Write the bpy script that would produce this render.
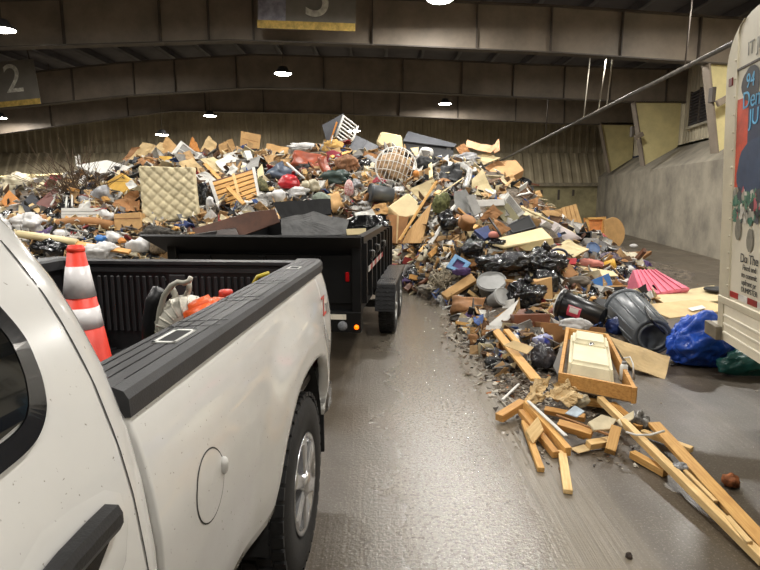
import bpy, bmesh, math, random
from mathutils import Vector, Matrix, noise

# ------------------------------------------------------------------ scene, camera, light
for o in list(bpy.data.objects):
    bpy.data.objects.remove(o, do_unlink=True)
SC = bpy.context.scene
C = SC.collection
random.seed(7)

CAM_H = 1.8
FPX = 560.0
PITCH = math.atan(90 / 560)
cd = bpy.data.cameras.new('camera')
cam = bpy.data.objects.new('camera', cd)
C.objects.link(cam)
cam.location = (0, 0, CAM_H)
cam.rotation_euler = (math.pi / 2 - PITCH, 0, 0)
cd.sensor_width = 36
cd.lens = 36 * FPX / 760
cd.clip_start = 0.05
cd.clip_end = 200
SC.camera = cam

SC.view_settings.view_transform = 'Standard'
SC.view_settings.look = 'None'
SC.view_settings.gamma = 1
SC.view_settings.use_curve_mapping = False
SC.view_settings.exposure = 0.0

w = bpy.data.worlds.new('world')
SC.world = w
w.use_nodes = True
w.node_tree.nodes['Background'].inputs[0].default_value = (0.75, 0.8, 1.0, 1)
w.node_tree.nodes['Background'].inputs[1].default_value = 0.02

LAMP_POWER = 235.0           # watts of each high bay lamp
LAMP_COLOR = (1.0, 0.97, 0.92)

# ------------------------------------------------------------------ helpers
F = Vector((0, math.cos(PITCH), -math.sin(PITCH)))
U = Vector((0, math.sin(PITCH), math.cos(PITCH)))
EYE = Vector((0, 0, CAM_H))


def ray(x, y):
    return Vector((1, 0, 0)) * ((x - 380) / FPX) + F - U * ((y - 285) / FPX)


def atY(x, y, Y):
    r = ray(x, y)
    return EYE + r * (Y / r.y)


def atZ(x, y, z):
    r = ray(x, y)
    return EYE + r * ((z - CAM_H) / r.z)


def interp(x, tab):
    if x <= tab[0][0]:
        return tab[0][1]
    for (a, b), (c, d) in zip(tab, tab[1:]):
        if x <= c:
            return b + (d - b) * (x - a) / (c - a)
    return tab[-1][1]


def sstep(a, b, x):
    t = min(1, max(0, (x - a) / (b - a)))
    return t * t * (3 - 2 * t)


RIDGE = [(-15, 1.7), (-10, 2.05), (-8.5, 2.2), (-7.3, 2.6), (-6, 2.95), (-3.5, 2.95), (-1, 3.15), (0.5, 3.0), (2, 2.75),
         (3.1, 2.45), (4, 1.75), (5, 1.15), (6, 0.6), (6.8, 0.2), (7.6, 0.0)]
FOOT = [(-15, 9.6), (-2.2, 9.8), (0.2, 10.6), (0.7, 10.0), (1.2, 8.6), (2.5, 8.2), (5, 9.5), (7, 12)]


def pile(x, y):
    r = interp(x, RIDGE)
    f = interp(x, FOOT)
    if y < f:
        h = 0
    elif y < 15.5:
        p = (y - f) / (15.5 - f)
        h = r * (math.sin(p * math.pi / 2) ** 0.95)
    else:
        h = r * max(0, 1 - (y - 15.5) / 5.5)
    xr = interp(y, [(3.4, 1.6), (4.2, 1.9), (5, 2.3), (6, 2.9), (7.5, 3.9), (10, 5.4), (14, 6.8)])
    ap = sstep(1.0, 1.35, x) * (1 - sstep(xr - .35, xr + .1, x)) * sstep(3.7, 5.0, y) * (1 - sstep(12, 14, y))
    h = max(h, ap * (.07 + .13 * sstep(5.2, 6.5, y)))
    if h > 0.05:
        h += 0.10 * noise.noise((x * 1.4, y * 1.4, 3.1)) * min(1, h * 2)
    return h - 0.03


def surf(x, y):
    r = ray(x, y)
    r = r / r.y
    Y = 3.0
    while Y < 17:
        p = EYE + r * Y
        if p.z <= max(0, pile(p.x, p.y)):
            return p
        Y += 0.04
    return EYE + r * 15.4


def lin(c):
    c = c / 255
    return c / 12.92 if c <= 0.04045 else ((c + .055) / 1.055) ** 2.4


MATS = {}


def M(name, col=(128, 128, 128), rough=.6, metal=0, ns=6, na=.25, bs=30, ba=.15, emit=None, es=0, spec=.5, coat=0, trans=0, rvar=.1, dist=.01, col2=None):
    """plain procedural material: colour noise, object-random brightness and fine bump"""
    if name in MATS:
        return MATS[name]
    m = bpy.data.materials.new(name)
    m.use_nodes = True
    nt = m.node_tree
    b = nt.nodes['Principled BSDF']
    L = nt.links.new
    c1 = [lin(v) for v in col]
    b.inputs['Roughness'].default_value = rough
    b.inputs['Metallic'].default_value = metal
    b.inputs['Specular IOR Level'].default_value = spec
    b.inputs['Coat Weight'].default_value = coat
    b.inputs['Transmission Weight'].default_value = trans
    if emit:
        b.inputs['Emission Color'].default_value = [lin(v) for v in emit] + [1]
        b.inputs['Emission Strength'].default_value = es
    tc = nt.nodes.new('ShaderNodeTexCoord')
    oi = nt.nodes.new('ShaderNodeObjectInfo')
    n = nt.nodes.new('ShaderNodeTexNoise')
    n.inputs['Scale'].default_value = ns
    n.inputs['Detail'].default_value = 5
    n.inputs['Roughness'].default_value = .65
    L(tc.outputs['Object'], n.inputs['Vector'])
    mx = nt.nodes.new('ShaderNodeMix')
    mx.data_type = 'RGBA'
    lo = [lin(v) for v in col2] if col2 else [v * (1 - na * 1.6) for v in c1]
    hi = c1 if col2 else [min(.95, v * (1 + na * .5)) for v in c1]
    mx.inputs[6].default_value = lo + [1]
    mx.inputs[7].default_value = hi + [1]
    rp = nt.nodes.new('ShaderNodeMapRange')
    rp.inputs[1].default_value = .32
    rp.inputs[2].default_value = .62
    L(n.outputs['Fac'], rp.inputs[0])
    L(rp.outputs[0], mx.inputs[0])
    hs = nt.nodes.new('ShaderNodeHueSaturation')
    mr = nt.nodes.new('ShaderNodeMapRange')
    mr.inputs[3].default_value = 1 - rvar * 1.5
    mr.inputs[4].default_value = 1 + rvar
    L(oi.outputs['Random'], mr.inputs[0])
    L(mr.outputs[0], hs.inputs['Value'])
    L(mx.outputs[2], hs.inputs['Color'])
    L(hs.outputs[0], b.inputs['Base Color'])
    if ba > 0:
        n2 = nt.nodes.new('ShaderNodeTexNoise')
        n2.inputs['Scale'].default_value = bs
        n2.inputs['Detail'].default_value = 4
        L(tc.outputs['Object'], n2.inputs['Vector'])
        bp = nt.nodes.new('ShaderNodeBump')
        bp.inputs['Strength'].default_value = ba
        bp.inputs['Distance'].default_value = dist
        L(n2.outputs['Fac'], bp.inputs['Height'])
        L(bp.outputs[0], b.inputs['Normal'])
    MATS[name] = m
    return m


def wood(name, col, dark):
    """sawn wood: grain bands stretched along local x"""
    if name in MATS:
        return MATS[name]
    m = M(name, col, .65, ns=4, na=.2, bs=60, ba=.1)
    nt = m.node_tree
    L = nt.links.new
    n = [x for x in nt.nodes if x.type == 'TEX_NOISE'][0]
    tc = [x for x in nt.nodes if x.type == 'TEX_COORD'][0]
    mp = nt.nodes.new('ShaderNodeMapping')
    mp.inputs['Scale'].default_value = (1.2, 16, 16)
    L(tc.outputs['Object'], mp.inputs[0])
    L(mp.outputs[0], n.inputs['Vector'])
    mx = [x for x in nt.nodes if x.type == 'MIX'][0]
    mx.inputs[6].default_value = [lin(v) for v in dark] + [1]
    mx.inputs[7].default_value = [lin(v) for v in col] + [1]
    return m


def meshobj(name, verts, faces, mat, parent=None, loc=(0, 0, 0), smooth=False):
    me = bpy.data.meshes.new(name)
    me.from_pydata([tuple(v) for v in verts], [], [tuple(f) for f in faces])
    me.update()
    return link(name, me, mat, parent, loc, smooth)


def link(name, me, mat, parent=None, loc=(0, 0, 0), smooth=False):
    if smooth:
        me.polygons.foreach_set('use_smooth', [True] * len(me.polygons))
    if mat and not me.materials:
        me.materials.append(mat)
    o = bpy.data.objects.new(name, me)
    C.objects.link(o)
    o.location = loc
    o.parent = parent
    return o


def bmobj(name, bm, mat, parent=None, loc=(0, 0, 0), smooth=False):
    bmesh.ops.recalc_face_normals(bm, faces=bm.faces)
    me = bpy.data.meshes.new(name)
    bm.to_mesh(me)
    bm.free()
    return link(name, me, mat, parent, loc, smooth)


def adopt(o, parent):
    bpy.context.view_layer.update()
    mw = o.matrix_world.copy()
    o.parent = parent
    o.matrix_parent_inverse = parent.matrix_world.inverted()
    o.matrix_world = mw


def tag(o, label, cat, group=None, kind=None):
    if label:
        o['label'] = label
    if cat:
        o['category'] = cat
    if group:
        o['group'] = group
    if kind:
        o['kind'] = kind
    return o


def thing(name, label, cat, loc=(0, 0, 0), rz=0, group=None):
    o = bpy.data.objects.new(name, None)
    o.empty_display_size = .1
    C.objects.link(o)
    o.location = loc
    o.rotation_euler = (0, 0, rz)
    return tag(o, label, cat, group)


def struct(o, label=None):
    o['kind'] = 'structure'
    if label:
        o['label'] = label
    return o


def bx(bm, lo, hi, mat=None):
    vs = [bm.verts.new((x, y, z)) for x in (lo[0], hi[0]) for y in (lo[1], hi[1]) for z in (lo[2], hi[2])]
    for f in ((0, 1, 3, 2), (4, 6, 7, 5), (0, 4, 5, 1), (2, 3, 7, 6), (0, 2, 6, 4), (1, 5, 7, 3)):
        bm.faces.new([vs[i] for i in f])
    return vs


def box(name, lo, hi, mat, parent=None, bev=0, loc=(0, 0, 0)):
    bm = bmesh.new()
    bx(bm, lo, hi)
    if bev:
        bmesh.ops.bevel(bm, geom=bm.edges[:], offset=bev, segments=1, affect='EDGES')
    return bmobj(name, bm, mat, parent, loc)


def tube_bm(bm, pts, r, n=8, r2=None, cap=True):
    pts = [Vector(p) for p in pts]
    rings = []
    up = None
    for i, p in enumerate(pts):
        d = (pts[min(i + 1, len(pts) - 1)] - pts[max(i - 1, 0)]).normalized()
        if up is None:
            up = d.orthogonal().normalized()
        up = (up - d * up.dot(d)).normalized()
        s = d.cross(up)
        k = i / max(1, len(pts) - 1)
        rr = r if r2 is None else r + (r2 - r) * k
        rings.append([bm.verts.new(p + (up * math.cos(a) + s * math.sin(a)) * rr) for a in [2 * math.pi * j / n for j in range(n)]])
    for A, B in zip(rings, rings[1:]):
        for j in range(n):
            bm.faces.new((A[j], A[(j + 1) % n], B[(j + 1) % n], B[j]))
    if cap:
        bm.faces.new(rings[0][::-1])
        bm.faces.new(rings[-1])


def tube(name, pts, r, mat, parent=None, n=8, r2=None):
    c = sum((Vector(p) for p in pts), Vector()) / len(pts)
    if parent is not None:
        c = Vector()
    bm = bmesh.new()
    tube_bm(bm, [Vector(p) - c for p in pts], r, n, r2)
    return bmobj(name, bm, mat, parent, c, True)


def lathe(name, prof, mat, parent=None, n=24, axis='Z', loc=(0, 0, 0), smooth=True, closed=False):
    """prof: list of (radius, height)"""
    bm = bmesh.new()
    rings = []
    for r, h in prof:
        ring = []
        for j in range(n):
            a = 2 * math.pi * j / n
            x, y = r * math.cos(a), r * math.sin(a)
            ring.append(bm.verts.new((x, y, h) if axis == 'Z' else (h, x, y) if axis == 'X' else (y, h, x)))
        rings.append(ring)
    prs = list(zip(rings, rings[1:]))
    if closed:
        prs.append((rings[-1], rings[0]))
    for A, B in prs:
        for j in range(n):
            bm.faces.new((A[j], A[(j + 1) % n], B[(j + 1) % n], B[j]))
    if not closed:
        for k, ring in ((0, rings[0][::-1]), (-1, rings[-1])):
            if prof[k][0] > 1e-4:
                bm.faces.new(ring)
    bmesh.ops.remove_doubles(bm, verts=bm.verts, dist=1e-5)
    return bmobj(name, bm, mat, parent, loc, smooth)


def text_mesh(name, s, size, mat, parent, mw, depth=.002):
    cu = bpy.data.curves.new(name, 'FONT')
    cu.body = s
    cu.size = size
    cu.extrude = depth
    cu.align_x = 'CENTER'
    cu.align_y = 'CENTER'
    t = bpy.data.objects.new(name, cu)
    me = bpy.data.meshes.new_from_object(t)
    bpy.data.objects.remove(t)
    o = link(name, me, mat, parent)
    o.matrix_local = mw
    return o


# ------------------------------------------------------------------ materials
CONC = M('concrete_wall', (150, 142, 126), .85, ns=.8, na=.3, bs=14, ba=.4, col2=(108, 102, 92))
CREAM = M('cream_paint', (228, 214, 158), .6, ns=1.5, na=.1, ba=.05)
STEEL = M('brown_grey_steel', (134, 122, 108), .6, ns=1, na=.18, ba=.05)
STEEL_D = M('dark_flange_steel', (84, 76, 68), .6, ns=1, na=.2, ba=.05)
SIDING = M('siding', (188, 178, 154), .55, ns=1, na=.12, ba=.05)
DSIDING = M('dark_siding', (166, 154, 128), .6, ns=.7, na=.2, ba=.05)
ROOF = M('roof_deck', (80, 78, 82), .8, ns=1, na=.2, ba=0)
LENS = M('lamp_lens', (255, 255, 255), .4, emit=(255, 250, 235), es=60, ba=0)
ALU = M('aluminium', (178, 172, 158), .5, .25, ns=3, na=.1, ba=.05)
BLACKP = M('black_plastic', (26, 26, 28), .42, ns=8, na=.2, bs=200, ba=.1)
BLACKM = M('black_paint_metal', (15, 15, 16), .35, ns=5, na=.3, ba=.05)
RUBBER = M('rubber', (26, 25, 25), .75, ns=12, na=.35, bs=80, ba=.2)
CHROME = M('polished_alloy', (190, 190, 192), .25, .9, ns=5, na=.1, ba=0)
GLASS = M('dark_glass', (8, 10, 10), .06, ns=2, na=0, ba=0, coat=.5)
RED = M('red_lens', (120, 10, 14), .25, ba=0, emit=(255, 20, 20), es=.06)
AMBER = M('amber_lens', (255, 150, 20), .3, ba=0, emit=(255, 90, 0), es=3)
WHITE = M('white_plastic', (232, 230, 224), .5, ns=5, na=.08, ba=.08)
ZINC = M('grey_metal', (140, 140, 138), .4, .6, ns=5, na=.15, ba=.05)


def floor_mat():
    m = bpy.data.materials.new('wet_concrete')
    m.use_nodes = True
    nt = m.node_tree
    L = nt.links.new
    b = nt.nodes['Principled BSDF']
    geo = nt.nodes.new('ShaderNodeTexCoord')

    def nz(scale, mapping=None, detail=6, rough=.6):
        n = nt.nodes.new('ShaderNodeTexNoise')
        n.inputs['Scale'].default_value = scale
        n.inputs['Detail'].default_value = detail
        n.inputs['Roughness'].default_value = rough
        if mapping:
            mp = nt.nodes.new('ShaderNodeMapping')
            mp.inputs['Scale'].default_value = mapping
            L(geo.outputs['Object'], mp.inputs[0])
            L(mp.outputs[0], n.inputs['Vector'])
        else:
            L(geo.outputs['Object'], n.inputs['Vector'])
        return n.outputs['Fac']

    def ramp(src, a, bb, lo=0., hi=1.):
        r = nt.nodes.new('ShaderNodeMapRange')
        r.inputs[1].default_value = a
        r.inputs[2].default_value = bb
        r.inputs[3].default_value = lo
        r.inputs[4].default_value = hi
        L(src, r.inputs[0])
        return r.outputs[0]

    def math_(op, a, bb):
        n = nt.nodes.new('ShaderNodeMath')
        n.operation = op
        n.use_clamp = True
        for i, v in enumerate((a, bb)):
            if hasattr(v, 'is_output'):
                L(v, n.inputs[i])
            else:
                n.inputs[i].default_value = v
        return n.outputs[0]

    def mixc(fac, c1, c2):
        n = nt.nodes.new('ShaderNodeMix')
        n.data_type = 'RGBA'
        if hasattr(fac, 'is_output'):
            L(fac, n.inputs[0])
        else:
            n.inputs[0].default_value = fac
        for i, v in ((6, c1), (7, c2)):
            if hasattr(v, 'is_output'):
                L(v, n.inputs[i])
            else:
                n.inputs[i].default_value = [lin(q) for q in v] + [1]
        return n.outputs[2]
    sep = nt.nodes.new('ShaderNodeSeparateXYZ')
    L(geo.outputs['Object'], sep.inputs[0])
    X = sep.outputs[0]
    wob = nz(.9)
    # lane of coarse wet surface between x = -0.2 and 0.85
    xl = nt.nodes.new('ShaderNodeMath')
    xl.operation = 'MULTIPLY_ADD'
    L(wob, xl.inputs[0])
    xl.inputs[1].default_value = .45
    L(X, xl.inputs[2])
    lane = math_('MULTIPLY', ramp(xl.outputs[0], -.1, .75), ramp(xl.outputs[0], 1.25, .95))
    tracks = math_('MULTIPLY', ramp(X, .78, .92), ramp(X, 1.45, 1.2))
    streak = nz(1, (22, .35, 1), 5, .7)
    streak_l = nz(1, (9, .25, 1), 4, .6)
    grit = nz(60, None, 3)
    coarse = nz(42, None, 4, .6)
    big = nz(.55, None, 6, .6)
    scuff = nz(1, (1.1, 4.5, 1), 7, .75)
    base = mixc(ramp(big, .3, .7), (60, 52, 41), (82, 71, 57))
    base = mixc(math_('MULTIPLY', ramp(streak_l, .55, .72), .5), base, (112, 101, 86))
    base = mixc(math_('MULTIPLY', ramp(scuff, .62, .75), .45), base, (124, 114, 100))
    base = mixc(math_('MULTIPLY', lane, .7), base, (158, 150, 136))
    base = mixc(math_('MULTIPLY', math_('MULTIPLY', ramp(coarse, .5, .6), .75), ramp(lane, 0, 1, .25, 1)), base, (58, 51, 42))
    spk = nz(75, None, 3, .6)
    base = mixc(math_('MULTIPLY', math_('MULTIPLY', ramp(spk, .58, .66), .7), ramp(lane, 0, 1, .3, 1)), base, (196, 190, 178))
    base = mixc(math_('MULTIPLY', tracks, .7), base, (128, 118, 102))
    base = mixc(math_('MULTIPLY', math_('MULTIPLY', ramp(streak, .48, .66), .6), tracks), base, (78, 69, 57))
    base = mixc(math_('MULTIPLY', ramp(grit, .6, .75), .35), base, (160, 152, 138))
    L(base, b.inputs['Base Color'])
    wet = nz(1.3, None, 5, .6)
    ro = ramp(wet, .35, .65, .32, .5)
    ro2 = nt.nodes.new('ShaderNodeMix')
    ro2.data_type = 'FLOAT'
    L(lane, ro2.inputs[0])
    L(ro, ro2.inputs[2])
    ro2.inputs[3].default_value = .14
    L(ro2.outputs[0], b.inputs['Roughness'])
    b.inputs['Specular IOR Level'].default_value = .75
    hsum = nt.nodes.new('ShaderNodeMath')
    hsum.operation = 'ADD'
    h1 = nt.nodes.new('ShaderNodeMath')
    h1.operation = 'MULTIPLY'
    L(coarse, h1.inputs[0])
    L(ramp(lane, 0, 1, .25, 1.6), h1.inputs[1])
    h2 = nt.nodes.new('ShaderNodeMath')
    h2.operation = 'MULTIPLY'
    L(streak, h2.inputs[0])
    L(ramp(tracks, 0, 1, .35, 1.4), h2.inputs[1])
    L(h1.outputs[0], hsum.inputs[0])
    L(h2.outputs[0], hsum.inputs[1])
    bp = nt.nodes.new('ShaderNodeBump')
    bp.inputs['Strength'].default_value = 1.0
    bp.inputs['Distance'].default_value = .007
    L(hsum.outputs[0], bp.inputs['Height'])
    L(bp.outputs[0], b.inputs['Normal'])
    bp2 = nt.nodes.new('ShaderNodeBump')
    bp2.inputs['Strength'].default_value = 1
    bp2.inputs['Distance'].default_value = .0035
    L(coarse, bp2.inputs['Height'])
    L(bp2.outputs[0], b.inputs['Coat Normal'])
    L(math_('MULTIPLY', lane, .9), b.inputs['Coat Weight'])
    b.inputs['Coat Roughness'].default_value = .12
    return m


# ------------------------------------------------------------------ the hall
fl = struct(box('floor', (-24, -14, -.2), (26, 36, 0), floor_mat()), 'wet brown concrete floor with scrape marks')

# retaining wall on the right, sloped ledge, corrugated siding behind it
WD = Vector((.174, .985, 0)).normalized()
WN = Vector((WD.y, -WD.x, 0))
W0 = Vector((9.6, 15.9, 0))


def wall_pt(Y, out=0, z=0):
    p = W0 + WD * ((Y - W0.y) / WD.y) + WN * out
    return Vector((p.x, p.y, z))


A, B_ = -13.5, 33.0
prof = [(0, 0), (0, 2.8), (.05, 2.85), (1.15, 3.7), (1.6, 3.7), (1.6, 0)]
vs = [wall_pt(Y, o, z) for Y in (A, B_) for o, z in prof]
n = len(prof)
fs = [(i, (i + 1) % n, n + (i + 1) % n, n + i) for i in range(n)] + [tuple(range(n))[::-1], tuple(range(n, 2 * n))]
wr = struct(meshobj('wall_right', vs, fs, CONC), 'grey concrete push wall with sloped ledge')


def corrugated(name, p0, d, length, z0, z1, nrm, mat, parent, pitch=.32, dep=.05, lean=0):
    """ribbed metal siding standing along p0 + d * s"""
    pts = []
    s = 0
    while s < length:
        for k, o in ((0, 0), (.5, 0), (.62, dep), (.88, dep)):
            pts.append((s + k * pitch, o))
        s += pitch
    vs, fs = [], []
    for s, o in pts:
        for z, l in ((z0, 0), (z1, lean)):
            q = Vector(p0) + d * s + nrm * (o - l)
            vs.append((q.x, q.y, z))
    for i in range(len(pts) - 1):
        fs.append((2 * i, 2 * i + 2, 2 * i + 3, 2 * i + 1))
    return meshobj(name, vs, fs, mat, parent)


corrugated('siding', wall_pt(A, 1.2), WD, 47.5, 3.8, 8.5, -WN, SIDING, wr)
# back wall: cream concrete base, steel ledge, leaning ribbed panel, dark siding above
wb = struct(box('wall_back', (-24, 33, 0), (13.2, 33.4, 2.35), M('old_cream_wall', (170, 160, 122), .8, ns=1.2, na=.25, bs=10, ba=.2)), 'cream painted concrete back wall with ribbed siding above')
box('ledge', (-24, 32.8, 2.3), (13.2, 33.3, 2.5), M('ledge_paint', (150, 140, 118), .6), wb)
corrugated('leaning_siding', (-24, 33.0, 0), Vector((1, 0, 0)), 37.2, 2.5, 4.25, Vector((0, -1, 0)), DSIDING, wb, .55, .08, 1.0)
corrugated('siding', (-24, 34.2, 0), Vector((1, 0, 0)), 46, 4.2, 8.5, Vector((0, -1, 0)), DSIDING, wb, .45, .06)
# white drips of bare patches on the cream wall
for i in range(5):
    x = 7.8 + i * .85 + random.uniform(-.2, .2)
    box('stain', (x, 32.985, 1.5 + random.random() * .3), (x + .12 + .1 * random.random(), 33.0, 2.1), STEEL_D, wb)
struct(box('wall_left', (-24.3, -14, 0), (-24, 36, 8.5), CONC), 'plain concrete wall on the far side of the hall')
struct(box('wall_front', (-24, -14.3, 0), (26, -14, 8.5), DSIDING), 'dark wall behind the loading lane')

# roof: gable decks and purlins
RX, RZ = -3.0, 7.9


def roof_z(x):
    return RZ - abs(x - RX) * .055


vs, fs = [], []
for Y in (-14, 36):
    for x in (-24, RX, 26):
        vs.append((x, Y, roof_z(x)))
ce = struct(meshobj('ceiling', vs, [(0, 3, 4, 1), (1, 4, 5, 2)], ROOF), 'dark metal roof deck over purlins')
PURL = M('purlin_steel', (92, 90, 96), .6, ns=1, na=.15, ba=0)
bm = bmesh.new()
bx(bm, (-.04, -14, -.24), (.04, 34, 0))
bx(bm, (-.04, -14, -.24), (.12, 34, -.225))
me = bpy.data.meshes.new('purlin')
bm.to_mesh(me)
bm.free()
x = -23
while x < 25:
    link('purlin', me, PURL, ce, (x, 0, roof_z(x) - .02))
    x += 1.45


def roof_frame(label, Y, bot, dep, xcol, colfoot, stiff, notch):
    """tapered I-beam frame: web plate, flanges, stiffener plates and a right column"""
    t = thing('roof_frame', label, 'roof beam', (0, Y, 0))
    for nm, off, hw, hh in (('web', None, .015, 0), ('bottom_flange', 0, .16, .03), ('top_flange', 1, .16, .03)):
        vs, fs = [], []
        for x, z in bot:
            zt = min(z + dep, roof_z(x) - .27)
            lo, hi = (z, zt) if off is None else ((z - hh, z) if off == 0 else (zt, zt + hh))
            vs += [(x, -hw, lo), (x, hw, lo), (x, hw, hi), (x, -hw, hi)]
        for i in range(len(bot) - 1):
            a = 4 * i
            for k in range(4):
                fs.append((a + k, a + (k + 1) % 4, a + 4 + (k + 1) % 4, a + 4 + k))
        fs += [(0, 1, 2, 3), tuple(4 * len(bot) - 4 + k for k in range(4))]
        meshobj(nm, vs, fs, STEEL if off is None else STEEL_D, t)
    for x in stiff:
        z = interp(x, bot)
        zt = min(z + dep, roof_z(x) - .27)
        meshobj('stiffener', [(x - .015, -.13, z), (x + .015, -.13, z), (x + .015, -.13, zt), (x - .015, -.13, zt),
                              (x - .015, .13, z), (x + .015, .13, z), (x + .015, .13, zt), (x - .015, .13, zt)],
                [(0, 1, 2, 3), (4, 7, 6, 5), (0, 4, 5, 1), (1, 5, 6, 2), (2, 6, 7, 3), (3, 7, 4, 0)], STEEL_D, t)
    # column: tapered web, inner flange
    (xt, zt), (xb, zb) = xcol
    xw_t, xw_b = colfoot
    meshobj('column_web', [(xt, -.015, zt), (xb, -.015, zb), (xw_b, -.015, zb + notch), (xw_t, -.015, zt),
                           (xt, .015, zt), (xb, .015, zb), (xw_b, .015, zb + notch), (xw_t, .015, zt)],
            [(0, 1, 2, 3), (4, 7, 6, 5), (0, 4, 5, 1), (1, 5, 6, 2), (2, 6, 7, 3), (3, 7, 4, 0)], CREAM, t)
    d = .05
    meshobj('column_flange', [(xt - d, -.17, zt), (xt, -.17, zt), (xt, .17, zt), (xt - d, .17, zt),
                              (xb - d, -.17, zb), (xb, -.17, zb), (xb, .17, zb), (xb - d, .17, zb)],
            [(0, 1, 2, 3), (4, 7, 6, 5), (0, 4, 5, 1), (1, 5, 6, 2), (2, 6, 7, 3), (3, 7, 4, 0)], STEEL, t)
    return t


roof_frame('dark steel roof beam with the number 3 sign on its face', 16,
           [(-23.5, 5.3), (-11, 5.72), (-4, 5.92), (0.5, 5.78), (4.8, 5.6), (9.2, 5.32), (11.0, 5.25)], 1.15,
           ((8.9, 5.3), (9.36, 2.95)), (10.6, 10.6), [-8.5, -5.9, -4.6, -3.4, -0.2, 2.6, 4.6, 6.5, 8.6, 10.2], .7)
roof_frame('dark steel roof beam carrying the number 2 sign', 22.9,
           [(-23.5, 4.6), (-14, 5.25), (-10, 5.65), (-5, 5.95), (1, 5.8), (5, 5.62), (10.1, 5.42), (12.2, 5.4)], 1.2,
           ((9.98, 5.45), (10.55, 2.95)), (11.85, 11.85), [-12, -9.6, -8, -5.6, -2.2, 0.9, 3.2, 5.2, 7.2, 9.0, 11.2], .75)
roof_frame('farthest dark steel roof beam in front of the back wall', 30,
           [(-23.5, 4.5), (-20, 4.9), (-13.5, 5.75), (-10.6, 6.1), (-2, 5.95), (3, 5.75), (9.6, 5.45), (13.2, 5.4)], 1.25,
           ((11.4, 5.5), (12.05, 2.95)), (13.2, 13.2), [-17, -13, -9, -6, -2, 1, 4, 7, 9.5], .75)
t = roof_frame('near dark steel roof beam above the parked pickup', 8.5,
               [(-23.5, 5.3), (-4, 5.95), (4.8, 5.7), (9.6, 5.4)], 1.15,
               ((7.8, 5.4), (8.35, 2.95)), (9.4, 9.4), [-6, -3, 0, 3, 6], .7)


# hanging number signs
def num_sign(label, ctr, wdt, hgt, s, tsize, tpos, strip, rz=0, roll=0, split=None):
    t = thing('number_sign', label, 'sign', ctr)
    t.rotation_euler = (0, roll, rz)
    box('panel', (-wdt / 2, -.02, -hgt / 2), (wdt / 2, .02, hgt / 2), M('sign_grey', (136, 132, 124), .6, ns=2, na=.1, ba=0), t)
    if split:
        o = box('light_panel', (-wdt / 2 + .02, -.03, -hgt / 2 + strip), (-wdt / 2 + split, -.021, hgt / 2 - .02), M('sign_blue_grey', (164, 164, 180), .6, ba=0), t)
    box('yellow_strip', (-wdt / 2, -.04, -hgt / 2), (wdt / 2, -.021, -hgt / 2 + strip), M('sign_yellow', (226, 192, 104), .7, ns=8, na=.25, ba=0), t)
    mw = Matrix.Translation((tpos[0], -.05, tpos[1])) @ Matrix.Rotation(math.pi / 2, 4, 'X')
    text_mesh('number', s, tsize, M('sign_numeral', (240, 236, 224), .6, ba=0), t, mw, .008)
    for x in (-wdt / 2 + .15, wdt / 2 - .15):
        box('hanger', (x - .02, -.01, hgt / 2), (x + .02, .01, hgt / 2 + .5), STEEL_D, t)
    return t


p = atY(307, 4, 15.2)
num_sign('large grey number three sign half cut off above the roof beam', (p.x, 15.2, 6.0 + .8), 2.5, 1.65, '3', 1.6, (.28, -.02), .19, 0, .035, .72)
p = atY(10, 84, 21.9)
num_sign('grey number two sign with yellow strip hung over the brush heap', (p.x - .02, 21.9, p.z), 2.1, 1.62, '2', 1.45, (.2, .12), .2, 0, -.09)


# high bay lamps, each with its own light
def lamp(px, py, Y, label='lit white high bay lamp hanging unseen under the roof', pos=None):
    p = Vector(pos) if pos else atY(px, py, Y)
    t = thing('high_bay_lamp', label, 'lamp', p, 0, 'high bay lamps under the roof')
    lathe('housing', [(.06, .26), (.14, .24), (.2, .12), (.31, .06), (.33, 0), (.31, 0), (.28, .03), (.02, .03)], M('lamp_housing', (70, 70, 72), .5, ba=0), t, 20)
    lathe('lens', [(.0001, -.02), (.16, -.02), (.27, -.01), (.30, .01)], LENS, t, 20)
    top = roof_z(p.x) - p.z - .02
    tube('hanger', [(0, 0, .25), (0, 0, top)], .012, STEEL_D, t, 6)
    ld = bpy.data.lights.new('lamp_light', 'AREA')
    ld.shape = 'DISK'
    ld.size = .6
    ld.energy = LAMP_POWER
    ld.color = LAMP_COLOR
    ld.spread = math.pi
    lo = bpy.data.objects.new('lamp_light', ld)
    C.objects.link(lo)
    lo.parent = t
    lo.location = (0, 0, -.04)


for a in ((283, 74, 20.5, 'lit lamp straight below the number three sign'), (210, 116, 29, 'lit lamp over the tan cardboard sheets of the heap'),
          (445, 104, 28.4, 'lit lamp hanging before the farthest beam above the dark cabinet'), (162, 135, 28.5, 'low lit lamp just behind the heap top near the quilted mattress'),
          (2, 30, 14.5, 'lit lamp above the number two sign'), (440, 0, 14.0, 'lit lamp at the roof edge beside the number three sign'),
          (0, 118, 28.5, 'lit lamp just below the number two sign'), (354, 131, 27.5, 'low lit lamp seen beside the white bed rail rack')):
    lamp(*a)
for pos in ((2.2, 10.5, 6.45), (-6.5, 8.0, 6.4), (7.2, 8.0, 6.3), (1.6, 2.6, 6.45), (-5.0, 1.5, 6.4), (6.0, 1.2, 6.3), (7.6, 12.6, 6.3), (1.5, -4.5, 6.4), (-12, 6.5, 6.2), (-3.0, 11.6, 6.4), (-8.5, 9.5, 6.3), (7.0, 18, 6.35), (-9.5, 18, 6.5), (6.0, 24.8, 6.45), (-14, 24.8, 6.3)):  # unseen lamps: grid rows, plus some added to brighten heap and hall back
    lamp(0, 0, 0, pos=pos)

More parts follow.
